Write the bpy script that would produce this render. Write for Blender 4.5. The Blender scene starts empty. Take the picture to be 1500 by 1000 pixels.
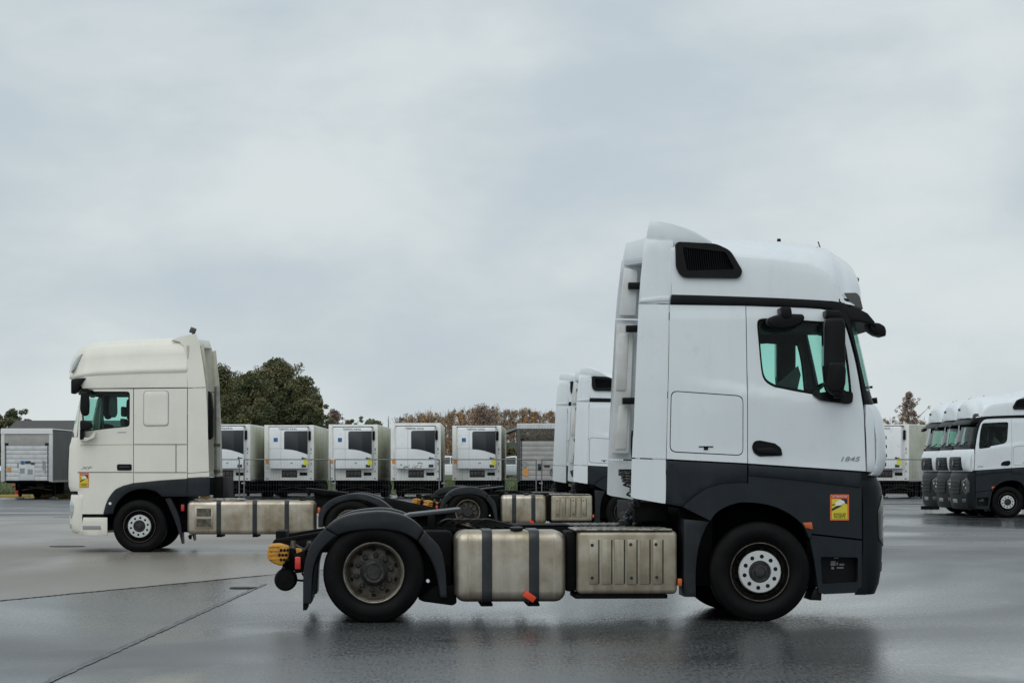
import bpy, bmesh, math, random
from mathutils import Vector, Matrix
from mathutils.geometry import delaunay_2d_cdt
R = math.radians
random.seed(7)
scene = bpy.context.scene
COL = scene.collection

# ------------------------------------------------------------------ camera
CAM_H, FPX, HORIZ = 1.467, 3450.0, 688.0
cam_d = bpy.data.cameras.new('camera')
cam_d.sensor_width = 36.0
cam_d.lens = FPX / 1500.0 * 36.0
cam_d.shift_y = (HORIZ - 500.0) / 1500.0
cam_d.clip_start = 0.5
cam_d.clip_end = 6000
cam = bpy.data.objects.new('camera', cam_d)
cam.location = (0, 0, CAM_H)
cam.rotation_euler = (R(90), 0, 0)
COL.objects.link(cam)
scene.camera = cam

# ------------------------------------------------------------------ sky, sun
SUN_EL, SUN_AZ = 52.0, 205.0        # azimuth measured clockwise from +Y
world = bpy.data.worlds.new('World')
scene.world = world
world.use_nodes = True
wn, wl = world.node_tree.nodes, world.node_tree.links
wn.clear()
w_out = wn.new('ShaderNodeOutputWorld')
w_bg = wn.new('ShaderNodeBackground'); w_bg.inputs[1].default_value = 0.10
w_sky = wn.new('ShaderNodeTexSky'); w_sky.sky_type = 'NISHITA'; w_sky.sun_disc = False
w_sky.sun_elevation = R(SUN_EL); w_sky.sun_rotation = R(SUN_AZ)
w_tc = wn.new('ShaderNodeTexCoord')
w_map = wn.new('ShaderNodeMapping'); w_map.inputs['Scale'].default_value = (2.4, 2.4, 5.0)
w_map.inputs['Rotation'].default_value = (0, R(7), 0)
w_n = wn.new('ShaderNodeTexNoise'); w_n.inputs['Scale'].default_value = 3.0
w_n.inputs['Detail'].default_value = 7; w_n.inputs['Roughness'].default_value = 0.52
w_n.inputs['Distortion'].default_value = 0.15
w_r = wn.new('ShaderNodeValToRGB')
w_r.color_ramp.interpolation = 'EASE'
e = w_r.color_ramp.elements
e[0].position = 0.30; e[0].color = (5.2, 5.95, 6.45, 1)
e[1].position = 0.70; e[1].color = (6.95, 7.5, 7.6, 1)
w_mix = wn.new('ShaderNodeMix'); w_mix.data_type = 'RGBA'; w_mix.inputs[0].default_value = 0.95
wl.new(w_tc.outputs['Generated'], w_map.inputs[0]); wl.new(w_map.outputs[0], w_n.inputs['Vector'])
wl.new(w_n.outputs['Fac'], w_r.inputs[0])
wl.new(w_sky.outputs[0], w_mix.inputs[6]); wl.new(w_r.outputs[0], w_mix.inputs[7])
wl.new(w_mix.outputs[2], w_bg.inputs[0]); wl.new(w_bg.outputs[0], w_out.inputs[0])

sun_d = bpy.data.lights.new('sun', 'SUN')
sun_d.energy = 1.0; sun_d.angle = R(60); sun_d.color = (1.0, 0.985, 0.96)
sun = bpy.data.objects.new('sun', sun_d)
az, el = R(SUN_AZ), R(SUN_EL)
sdir = Vector((math.sin(az)*math.cos(el), math.cos(az)*math.cos(el), math.sin(el)))
sun.rotation_euler = sdir.to_track_quat('Z', 'Y').to_euler()
sun.location = sdir * 60
COL.objects.link(sun)
scene.view_settings.view_transform = 'Standard'
scene.view_settings.look = 'None'
scene.view_settings.gamma = 1.0
scene.view_settings.use_curve_mapping = False
scene.view_settings.exposure = 0.0

# ------------------------------------------------------------------ materials
MATS = {}
def pbr(name, base, rough=0.5, metal=0.0, var=None, bump=None, spec=None, coat=0.0, rvar=None, emit=None, streak=None, spot=None):
    """var=(scale, colour2, lo, hi)  bump=(scale, strength, dist)  rvar=(scale, rough2, lo, hi)
    streak=(colour, amount)  vertical run-down dirt ; spot=(colour, scale, lo, hi)"""
    m = bpy.data.materials.new(name); m.use_nodes = True
    n, l = m.node_tree.nodes, m.node_tree.links
    b = n['Principled BSDF']
    b.inputs['Base Color'].default_value = (*base, 1)
    b.inputs['Roughness'].default_value = rough
    b.inputs['Metallic'].default_value = metal
    if spec is not None: b.inputs['Specular IOR Level'].default_value = spec
    if coat: b.inputs['Coat Weight'].default_value = coat; b.inputs['Coat Roughness'].default_value = 0.07
    tc = n.new('ShaderNodeTexCoord'); oi = n.new('ShaderNodeObjectInfo')
    mul = n.new('ShaderNodeMath'); mul.operation = 'MULTIPLY'; mul.inputs[1].default_value = 37.0
    l.new(oi.outputs['Random'], mul.inputs[0])
    def noise(scale, detail=6, rough_=0.6, stretch=None):
        t = n.new('ShaderNodeTexNoise'); t.noise_dimensions = '4D'
        t.inputs['Scale'].default_value = scale; t.inputs['Detail'].default_value = detail
        t.inputs['Roughness'].default_value = rough_
        if stretch:
            mp = n.new('ShaderNodeMapping'); mp.inputs['Scale'].default_value = stretch
            l.new(tc.outputs['Object'], mp.inputs[0]); l.new(mp.outputs[0], t.inputs['Vector'])
        else:
            l.new(tc.outputs['Object'], t.inputs['Vector'])
        l.new(mul.outputs[0], t.inputs['W'])
        return t
    def rng(sock, lo, hi, a=0.0, c=1.0):
        r = n.new('ShaderNodeMapRange'); r.clamp = True
        r.inputs[1].default_value = lo; r.inputs[2].default_value = hi
        r.inputs[3].default_value = a; r.inputs[4].default_value = c
        l.new(sock, r.inputs[0]); return r.outputs[0]
    cur = None
    def layer(fac, colour):
        nonlocal cur
        mx = n.new('ShaderNodeMix'); mx.data_type = 'RGBA'
        l.new(fac, mx.inputs[0])
        if cur is None: mx.inputs[6].default_value = (*base, 1)
        else: l.new(cur, mx.inputs[6])
        mx.inputs[7].default_value = (*colour, 1)
        cur = mx.outputs[2]
    if var: layer(rng(noise(var[0]).outputs[0], var[2], var[3]), var[1])
    if streak: layer(rng(noise(9, 5, 0.65, (1, 1, 0.07)).outputs[0], 0.5, 0.85, 0, streak[1]), streak[0])
    if spot: layer(rng(noise(spot[1], 3).outputs[0], spot[2], spot[3]), spot[0])
    if cur is not None: l.new(cur, b.inputs['Base Color'])
    if rvar: l.new(rng(noise(rvar[0]).outputs[0], rvar[2], rvar[3], rough, rvar[1]), b.inputs['Roughness'])
    if bump:
        bp = n.new('ShaderNodeBump'); bp.inputs['Strength'].default_value = bump[1]; bp.inputs['Distance'].default_value = bump[2]
        l.new(noise(bump[0]).outputs[0], bp.inputs['Height']); l.new(bp.outputs[0], b.inputs['Normal'])
    if emit:
        b.inputs['Emission Color'].default_value = (*emit[0], 1); b.inputs['Emission Strength'].default_value = emit[1]
    MATS[name] = m
    return m

def glass(name, tint, gloss_rough=0.02, ior=1.5, refl=0.10, opaque=0.0, dark=(0.01, 0.012, 0.012)):
    m = bpy.data.materials.new(name); m.use_nodes = True
    n, l = m.node_tree.nodes, m.node_tree.links
    n.clear()
    out = n.new('ShaderNodeOutputMaterial')
    tr = n.new('ShaderNodeBsdfTransparent'); tr.inputs[0].default_value = (*tint, 1)
    gl = n.new('ShaderNodeBsdfGlossy'); gl.inputs['Roughness'].default_value = gloss_rough
    fr = n.new('ShaderNodeFresnel'); fr.inputs['IOR'].default_value = ior
    mx = n.new('ShaderNodeMixShader')
    ge = n.new('ShaderNodeNewGeometry'); k1 = n.new('ShaderNodeMath'); k1.operation = 'SUBTRACT'; k1.inputs[0].default_value = 1.0
    k2 = n.new('ShaderNodeMath'); k2.operation = 'MULTIPLY'      # only the outer face of a pane mirrors
    l.new(ge.outputs['Backfacing'], k1.inputs[1]); l.new(fr.outputs[0], k2.inputs[0]); l.new(k1.outputs[0], k2.inputs[1])
    l.new(k2.outputs[0], mx.inputs[0]); l.new(tr.outputs[0], mx.inputs[1]); l.new(gl.outputs[0], mx.inputs[2])
    l.new(mx.outputs[0], out.inputs[0])
    MATS[name] = m
    return m

pbr('white_paint', (0.765, 0.82, 0.85), 0.26, var=(1.3, (0.70, 0.755, 0.78), 0.48, 0.90), coat=0.5, streak=((0.42, 0.42, 0.40), 0.15), spot=((0.60, 0.62, 0.62), 5.0, 0.6, 1.1), bump=(3.0, 0.03, 0.02))
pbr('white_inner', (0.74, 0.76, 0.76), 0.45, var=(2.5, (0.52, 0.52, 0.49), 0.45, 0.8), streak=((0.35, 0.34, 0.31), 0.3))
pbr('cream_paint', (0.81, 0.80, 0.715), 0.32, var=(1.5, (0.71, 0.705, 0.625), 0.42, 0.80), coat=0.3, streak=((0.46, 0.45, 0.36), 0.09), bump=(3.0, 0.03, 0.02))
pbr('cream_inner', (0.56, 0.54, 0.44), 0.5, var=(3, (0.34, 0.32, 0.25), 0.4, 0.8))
pbr('grey_plastic', (0.012, 0.017, 0.022), 0.40, spec=0.25, var=(2.2, (0.021, 0.026, 0.031), 0.40, 0.8), streak=((0.05, 0.05, 0.048), 0.3), bump=(160, 0.12, 0.002))
pbr('fender_plastic', (0.012, 0.0145, 0.018), 0.45, spec=0.3, var=(5, (0.028, 0.030, 0.031), 0.42, 0.8), bump=(120, 0.2, 0.002))
pbr('black_plastic', (0.0055, 0.006, 0.007), 0.42, spec=0.16, var=(4, (0.011, 0.011, 0.012), 0.4, 0.8), bump=(140, 0.15, 0.002))
pbr('seal_black', (0.004, 0.004, 0.0045), 0.6, spec=0.2)
pbr('chassis_black', (0.0045, 0.0048, 0.005), 0.6, spec=0.08, var=(6, (0.016, 0.0145, 0.013), 0.48, 0.88), bump=(40, 0.3, 0.004))
pbr('rubber', (0.0042, 0.0042, 0.0045), 0.6, spec=0.12, var=(7, (0.011, 0.010, 0.0095), 0.45, 0.85), bump=(60, 0.15, 0.003))
pbr('tank_metal', (0.56, 0.51, 0.43), 0.33, metal=0.85, var=(2.2, (0.30, 0.245, 0.165), 0.40, 0.66), streak=((0.13, 0.105, 0.07), 0.6), rvar=(8, 0.5, 0.4, 0.7), bump=(30, 0.05, 0.003))
pbr('box_metal', (0.44, 0.40, 0.315), 0.42, metal=0.6, var=(4, (0.27, 0.225, 0.155), 0.38, 0.70), streak=((0.10, 0.085, 0.06), 0.75), spot=((0.06, 0.05, 0.04), 30, 0.68, 0.78), bump=(25, 0.1, 0.004))
pbr('tread_metal', (0.42, 0.40, 0.35), 0.5, metal=0.5, var=(14, (0.08, 0.07, 0.06), 0.45, 0.65), bump=(60, 0.6, 0.01))
pbr('strap_metal', (0.016, 0.021, 0.026), 0.38, metal=0.1, var=(9, (0.035, 0.039, 0.043), 0.4, 0.8))
pbr('rim_steel', (0.15, 0.135, 0.11), 0.5, metal=0.4, var=(12, (0.05, 0.040, 0.028), 0.4, 0.62), bump=(50, 0.2, 0.003))
pbr('rim_dark', (0.012, 0.010, 0.009), 0.6, metal=0.1, spec=0.3, var=(10, (0.085, 0.065, 0.048), 0.52, 0.8))
pbr('rim_edge', (0.34, 0.32, 0.28), 0.35, metal=0.7, var=(15, (0.16, 0.13, 0.1), 0.4, 0.7))
pbr('hub_silver', (0.60, 0.62, 0.62), 0.35, metal=0.2, var=(10, (0.54, 0.54, 0.52), 0.4, 0.8))
pbr('hub_dark', (0.016, 0.016, 0.017), 0.45, metal=0.2, var=(20, (0.06, 0.055, 0.045), 0.45, 0.75), bump=(50, 0.4, 0.006))
pbr('chrome', (0.32, 0.33, 0.34), 0.25, metal=0.9)
pbr('bare_metal', (0.40, 0.40, 0.39), 0.4, metal=0.7, var=(8, (0.25, 0.24, 0.22), 0.4, 0.7))
pbr('galvanised', (0.19, 0.205, 0.215), 0.5, metal=0.4, var=(6, (0.13, 0.14, 0.145), 0.4, 0.7))
pbr('mirror_glass', (0.10, 0.11, 0.11), 0.08, metal=1.0)
pbr('bumper_plastic', (0.009, 0.0115, 0.014), 0.42, spec=0.14, var=(2.2, (0.016, 0.019, 0.021), 0.40, 0.8), bump=(160, 0.12, 0.002))
pbr('interior', (0.030, 0.032, 0.034), 0.75, var=(6, (0.05, 0.05, 0.05), 0.4, 0.7))
pbr('seat_fabric', (0.055, 0.06, 0.062), 0.9, bump=(90, 0.3, 0.004))
pbr('curtain_cloth', (0.12, 0.14, 0.14), 0.9)
pbr('amber_lens', (0.52, 0.11, 0.02), 0.25, coat=0.3)
pbr('red_lens', (0.62, 0.03, 0.02), 0.25, coat=0.5)
pbr('red_strap', (0.72, 0.06, 0.02), 0.5)
pbr('clear_lens', (0.55, 0.58, 0.60), 0.12, metal=0.5)
pbr('smoked_lens', (0.05, 0.052, 0.045), 0.15, coat=0.5)
pbr('coupling_yellow', (0.62, 0.30, 0.03), 0.5, var=(14, (0.33, 0.15, 0.02), 0.42, 0.7), spot=((0.03, 0.025, 0.02), 22, 0.6, 0.7), bump=(40, 0.4, 0.006))
pbr('sticker_orange', (0.72, 0.17, 0.03), 0.45)
pbr('sticker_red', (0.62, 0.05, 0.04), 0.45)
pbr('sticker_yellow', (0.66, 0.56, 0.035), 0.45)
pbr('sticker_black', (0.012, 0.012, 0.012), 0.45)
pbr('sticker_white', (0.78, 0.78, 0.78), 0.45)
pbr('label_grey', (0.30, 0.31, 0.31), 0.5)
pbr('hose_black', (0.012, 0.012, 0.013), 0.4)
pbr('hose_blue', (0.05, 0.09, 0.13), 0.4)
pbr('hose_red', (0.22, 0.04, 0.025), 0.4)
pbr('trailer_white', (0.88, 0.89, 0.87), 0.4, var=(1.4, (0.70, 0.70, 0.62), 0.45, 0.8), streak=((0.30, 0.29, 0.23), 0.45))
pbr('unit_white', (0.90, 0.93, 0.95), 0.35, var=(1.2, (0.78, 0.80, 0.81), 0.45, 0.8), spot=((0.40, 0.39, 0.35), 3.0, 0.62, 0.85))
pbr('trailer_side', (0.66, 0.67, 0.58), 0.4, var=(0.7, (0.44, 0.46, 0.34), 0.38, 0.68), streak=((0.25, 0.27, 0.17), 0.5))
pbr('unit_dark', (0.030, 0.036, 0.042), 0.4)
pbr('unit_darker', (0.015, 0.018, 0.022), 0.4)
pbr('curtain_grey', (0.090, 0.088, 0.086), 0.6, var=(1.0, (0.065, 0.063, 0.06), 0.4, 0.7), streak=((0.15, 0.14, 0.13), 0.4))
pbr('board_grey', (0.42, 0.42, 0.40), 0.55, var=(2, (0.32, 0.31, 0.29), 0.4, 0.75), streak=((0.25, 0.23, 0.2), 0.5))
pbr('board_white', (0.66, 0.68, 0.69), 0.5, var=(2, (0.52, 0.53, 0.52), 0.4, 0.75), streak=((0.30, 0.28, 0.24), 0.5))
pbr('tarp_white', (0.80, 0.81, 0.80), 0.5)
pbr('sign_blue', (0.03, 0.14, 0.36), 0.4)
pbr('sign_yellow', (0.72, 0.70, 0.06), 0.45)
pbr('reflector_orange', (0.72, 0.30, 0.05), 0.4)
pbr('hydrant_red', (0.45, 0.03, 0.03), 0.5)
pbr('kerb_yellow', (0.60, 0.40, 0.06), 0.7, var=(1.5, (0.42, 0.32, 0.10), 0.4, 0.7))
pbr('car_silver', (0.50, 0.53, 0.55), 0.3, metal=0.5, coat=0.6)
pbr('car_white', (0.75, 0.76, 0.77), 0.3, coat=0.6)
pbr('car_glass', (0.02, 0.024, 0.026), 0.08)
pbr('bark', (0.060, 0.048, 0.036), 0.9, var=(8, (0.10, 0.085, 0.065), 0.4, 0.7))
pbr('birch_bark', (0.30, 0.28, 0.25), 0.9, var=(6, (0.08, 0.07, 0.06), 0.5, 0.7))
pbr('leaf_dark', (0.10, 0.118, 0.055), 0.75, var=(0.45, (0.20, 0.165, 0.070), 0.45, 0.68))
pbr('leaf_green', (0.13, 0.15, 0.08), 0.75, var=(0.5, (0.21, 0.18, 0.09), 0.45, 0.7))
pbr('leaf_autumn', (0.40, 0.26, 0.145), 0.8, var=(0.16, (0.27, 0.205, 0.145), 0.40, 0.62), spot=((0.52, 0.31, 0.10), 0.22, 0.52, 0.64))
pbr('leaf_rust', (0.36, 0.25, 0.20), 0.8, var=(0.8, (0.26, 0.20, 0.175), 0.4, 0.6))
pbr('twig', (0.20, 0.155, 0.125), 0.9)
pbr('leaf_yellow', (0.16, 0.13, 0.03), 0.8, var=(0.9, (0.07, 0.07, 0.025), 0.4, 0.6))
pbr('leaf_conifer', (0.030, 0.048, 0.032), 0.8)
pbr('roof_dark', (0.045, 0.042, 0.042), 0.7, var=(2, (0.07, 0.06, 0.055), 0.4, 0.7))
pbr('roof_green', (0.22, 0.27, 0.26), 0.6)
pbr('wall_dull', (0.10, 0.12, 0.11), 0.8)
pbr('iron', (0.020, 0.019, 0.018), 0.6, bump=(30, 0.5, 0.01))
glass('cab_glass', (0.78, 0.94, 0.905), ior=1.3)
glass('screen_glass', (0.78, 0.93, 0.89), ior=1.45)

def asphalt(name, c1, c2, c3, r_dry, r_wet, pud=(0.56, 0.72), bump_s=0.25, grain=0.75):
    m = bpy.data.materials.new(name); m.use_nodes = True
    n, l = m.node_tree.nodes, m.node_tree.links
    b = n['Principled BSDF']
    tc = n.new('ShaderNodeTexCoord')
    def mapped(sc):
        mp = n.new('ShaderNodeMapping'); mp.inputs['Scale'].default_value = sc
        l.new(tc.outputs['Object'], mp.inputs[0]); return mp.outputs[0]
    def nz(scale, detail, rough, vec=None, dist=0.0):
        t = n.new('ShaderNodeTexNoise'); t.inputs['Scale'].default_value = scale
        t.inputs['Detail'].default_value = detail; t.inputs['Roughness'].default_value = rough; t.inputs['Distortion'].default_value = dist
        l.new(vec if vec else tc.outputs['Object'], t.inputs['Vector']); return t.outputs[0]
    def rg(s, a, c, x=0.0, y=1.0):
        r = n.new('ShaderNodeMapRange'); r.inputs[1].default_value = a; r.inputs[2].default_value = c
        r.inputs[3].default_value = x; r.inputs[4].default_value = y; l.new(s, r.inputs[0]); return r.outputs[0]
    def mixc(f, A, B):
        mx = n.new('ShaderNodeMix'); mx.data_type = 'RGBA'; l.new(f, mx.inputs[0])
        for k, v in ((6, A), (7, B)):
            if isinstance(v, tuple): mx.inputs[k].default_value = (*v, 1)
            else: l.new(v, mx.inputs[k])
        return mx.outputs[2]
    def math_(op, A, B):
        q = n.new('ShaderNodeMath'); q.operation = op; q.use_clamp = True
        for k, v in ((0, A), (1, B)):
            if isinstance(v, float): q.inputs[k].default_value = v
            else: l.new(v, q.inputs[k])
        return q.outputs[0]
    big = nz(0.10, 4, 0.55, mapped((0.8, 0.5, 1)), 0.6)         # broad damp and drying areas
    pudn = nz(0.42, 5, 0.6, mapped((0.7, 0.45, 1)), 0.8)        # films of standing water
    track = nz(1.0, 3, 0.5, mapped((1.1, 0.05, 1)))             # worn wheel lanes
    stone = nz(40, 4, 0.8, mapped((1, 0.14, 1)))                # aggregate
    col = mixc(rg(big, 0.35, 0.65), c1, c2)
    col = mixc(rg(stone, 0.44, 0.70, 0, grain), col, c3)
    col = mixc(rg(track, 0.58, 0.75, 0, 0.35), col, tuple(x*0.6 for x in c1))
    wet = rg(big, 0.40, 0.58)
    film = math_('MULTIPLY', rg(pudn, pud[0], pud[1]), rg(big, 0.30, 0.50))
    col = mixc(math_('MULTIPLY', film, 0.6), col, tuple(x*0.5 for x in c1))
    l.new(col, b.inputs['Base Color'])
    rough = rg(wet, 0, 1, r_dry, r_wet)
    rough = math_('ADD', rough, rg(stone, 0.35, 0.7, -0.06, 0.10))
    mr = n.new('ShaderNodeMix'); l.new(film, mr.inputs[0]); l.new(rough, mr.inputs[2]); mr.inputs[3].default_value = 0.10
    l.new(mr.outputs[0], b.inputs['Roughness'])
    bp = n.new('ShaderNodeBump'); bp.inputs['Distance'].default_value = 0.006
    l.new(rg(film, 0, 1, bump_s, bump_s*0.06), bp.inputs['Strength'])
    l.new(stone, bp.inputs['Height']); l.new(bp.outputs[0], b.inputs['Normal'])
    MATS[name] = m
asphalt('asphalt_wet', (0.026, 0.029, 0.032), (0.040, 0.043, 0.046), (0.135, 0.138, 0.140), 0.44, 0.13, grain=0.85)
asphalt('asphalt_old', (0.165, 0.150, 0.128), (0.20, 0.184, 0.158), (0.28, 0.262, 0.23), 0.58, 0.30, (0.66, 0.78))
asphalt('concrete_pale', (0.26, 0.25, 0.235), (0.31, 0.30, 0.28), (0.36, 0.35, 0.33), 0.6, 0.3, (0.7, 0.8))
pbr('tar', (0.035, 0.036, 0.037), 0.4, var=(3, (0.05, 0.05, 0.05), 0.4, 0.7))
pbr('grass_soil', (0.050, 0.075, 0.020), 0.95, var=(0.35, (0.085, 0.095, 0.030), 0.4, 0.7), bump=(6, 0.8, 0.1))
pbr('grass_blade', (0.055, 0.095, 0.022), 0.9, var=(0.4, (0.10, 0.11, 0.035), 0.42, 0.7))
pbr('joint_pale', (0.115, 0.118, 0.118), 0.5, spot=((0.07, 0.07, 0.07), 2, 0.45, 0.6))
pbr('line_white', (0.45, 0.45, 0.43), 0.6, spot=((0.12, 0.12, 0.12), 4, 0.5, 0.7))

# ------------------------------------------------------------------ helpers
def link(name, me, mat, parent=None):
    o = bpy.data.objects.new(name, me)
    if mat and not me.materials: me.materials.append(MATS[mat])
    if parent: o.parent = parent
    COL.objects.link(o)
    return o

def finish(me, angle=32):
    bm = bmesh.new(); bm.from_mesh(me)
    bmesh.ops.recalc_face_normals(bm, faces=bm.faces)
    bm.to_mesh(me); bm.free()
    me.polygons.foreach_set('use_smooth', [True]*len(me.polygons))
    if angle < 179: me.set_sharp_from_angle(angle=R(angle))
    me.update()

class MB:
    def __init__(s): s.v = []; s.f = []
    def add(s, vs, fs):
        k = len(s.v); s.v += [tuple(p) for p in vs]; s.f += [tuple(i+k for i in f) for f in fs]; return s
    def box(s, x0, x1, y0, y1, z0, z1):
        v = [(x, y, z) for z in (z0, z1) for y in (y0, y1) for x in (x0, x1)]
        return s.add(v, [(0,2,3,1), (4,5,7,6), (0,1,5,4), (2,6,7,3), (0,4,6,2), (1,3,7,5)])
    def obox(s, c, ax, ay, az):
        c = Vector(c); ax, ay, az = Vector(ax), Vector(ay), Vector(az)
        v = [c + ax*i + ay*j + az*k for k in (-1, 1) for j in (-1, 1) for i in (-1, 1)]
        return s.add(v, [(0,2,3,1), (4,5,7,6), (0,1,5,4), (2,6,7,3), (0,4,6,2), (1,3,7,5)])
    def prism(s, poly, y0, y1):
        n = len(poly)
        v = [(p[0], y0, p[1]) for p in poly] + [(p[0], y1, p[1]) for p in poly]
        return s.add(v, [tuple(range(n)), tuple(range(2*n-1, n-1, -1))] + [(i, i+n, (i+1) % n+n, (i+1) % n) for i in range(n)])
    def prismx(s, poly, x0, x1):        # polygon in (y, z)
        n = len(poly)
        v = [(x0, p[0], p[1]) for p in poly] + [(x1, p[0], p[1]) for p in poly]
        return s.add(v, [tuple(range(n)), tuple(range(2*n-1, n-1, -1))] + [(i, i+n, (i+1) % n+n, (i+1) % n) for i in range(n)])
    def sweep(s, polys):               # list of equal-length 3D rings
        n = len(polys[0]); k = []
        v = [p for r in polys for p in r]
        f = []
        for j in range(len(polys)-1):
            for i in range(n):
                a, b = j*n+i, j*n+(i+1) % n
                f.append((a, b, b+n, a+n))
        f.append(tuple(range(n))); f.append(tuple(range((len(polys)-1)*n, len(polys)*n)))
        return s.add(v, f)
    def grid(s, rows):
        n = len(rows[0]); v = [p for r in rows for p in r]; f = []
        for j in range(len(rows)-1):
            for i in range(n-1):
                a = j*n+i; f.append((a, a+1, a+1+n, a+n))
        return s.add(v, f)
    def lathe(s, prof, seg=48, c=(0, 0, 0), closed=False):   # prof (r, y), axis along y
        rings = []
        for k in range(seg):
            a = 2*math.pi*k/seg
            rings.append([(c[0]+r*math.cos(a), c[1]+y, c[2]+r*math.sin(a)) for r, y in prof])
        n = len(prof); v = [p for r in rings for p in r]; f = []
        for k in range(seg):
            k2 = (k+1) % seg
            for i in range(n-1 if not closed else n):
                i2 = (i+1) % n
                f.append((k*n+i, k*n+i2, k2*n+i2, k2*n+i))
        return s.add(v, f)
    def cyl(s, p0, p1, r0, r1=None, seg=12, cap=True):
        return s.tube([p0, p1], [r0, r0 if r1 is None else r1], seg, cap)
    def tube(s, pts, r, seg=8, cap=True):
        pts = [Vector(p) for p in pts]; rings = []; up = None
        for i, p in enumerate(pts):
            d = (pts[min(i+1, len(pts)-1)] - pts[max(i-1, 0)]).normalized()
            if up is None:
                up = Vector((0, 0, 1)) if abs(d.z) < 0.9 else Vector((1, 0, 0))
            a = d.cross(up).normalized(); b2 = a.cross(d).normalized(); up = b2
            rr = r[i] if isinstance(r, (list, tuple)) else r
            rings.append([p + a*rr*math.cos(2*math.pi*k/seg) + b2*rr*math.sin(2*math.pi*k/seg) for k in range(seg)])
        n = seg; v = [q for g in rings for q in g]; f = []
        for j in range(len(rings)-1):
            for i in range(n): f.append((j*n+i, j*n+(i+1) % n, (j+1)*n+(i+1) % n, (j+1)*n+i))
        if cap: f.append(tuple(range(n-1, -1, -1))); f.append(tuple(range((len(rings)-1)*n, len(rings)*n)))
        return s.add(v, f)
    def mesh(s, name, bevel=0, seg=2, angle=32, bangle=35):
        me = bpy.data.meshes.new(name); me.from_pydata([tuple(p) for p in s.v], [], s.f)
        if bevel:
            bm = bmesh.new(); bm.from_mesh(me)
            bmesh.ops.recalc_face_normals(bm, faces=bm.faces)
            ed = [x for x in bm.edges if len(x.link_faces) == 2 and x.calc_face_angle(0) > R(bangle)]
            bmesh.ops.bevel(bm, geom=ed, offset=bevel, segments=seg, profile=0.5, affect='EDGES', clamp_overlap=True)
            bm.to_mesh(me); bm.free()
        finish(me, angle)
        return me
    def obj(s, name, mat, parent=None, bevel=0, seg=2, angle=32):
        return link(name, s.mesh(name, bevel, seg, angle), mat, parent)

def fillet(poly, r, n=4):
    out = []; N = len(poly)
    for i in range(N):
        p = Vector(poly[i][:2]); a = Vector(poly[i-1][:2]); c = Vector(poly[(i+1) % N][:2])
        rr = r[i] if isinstance(r, (list, tuple)) else r
        da, dc = (a-p), (c-p)
        t = min(rr, da.length*0.45, dc.length*0.45)
        if rr <= 0 or t < 1e-5: out.append((p.x, p.y)); continue
        p0, p1 = p+da.normalized()*t, p+dc.normalized()*t
        for k in range(n+1):
            s = k/n
            q = p0*(1-s)**2 + p*2*s*(1-s) + p1*s*s
            out.append((q.x, q.y))
    return out

def curve(pts, n=5):
    P = [Vector(p) for p in pts]; out = []
    for i in range(len(P)-1):
        a, b, c, d = P[max(i-1, 0)], P[i], P[i+1], P[min(i+2, len(P)-1)]
        for k in range(n):
            t = k/n
            out.append(tuple(0.5*((2*b) + (c-a)*t + (2*a-5*b+4*c-d)*t*t + (3*b-a-3*c+d)*t**3)))
    out.append(tuple(P[-1]))
    return out

def interp(tab, x):
    if x <= tab[0][0]: return tab[0][1]
    for (a, b), (c, d) in zip(tab, tab[1:]):
        if x <= c: return b + (d-b)*(x-a)/(c-a) if c > a else d
    return tab[-1][1]

def inside(p, poly):
    x, y = p; c = False; j = len(poly)-1
    for i in range(len(poly)):
        xi, yi = poly[i]; xj, yj = poly[j]
        if (yi > y) != (yj > y) and x < (xj-xi)*(y-yi)/(yj-yi)+xi: c = not c
        j = i
    return c

def segdist(p, a, b):
    ax, ay = a; bx, by = b; dx, dy = bx-ax, by-ay; L = dx*dx+dy*dy
    t = 0 if L == 0 else max(0, min(1, ((p[0]-ax)*dx+(p[1]-ay)*dy)/L))
    return math.hypot(p[0]-ax-t*dx, p[1]-ay-t*dy)

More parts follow.
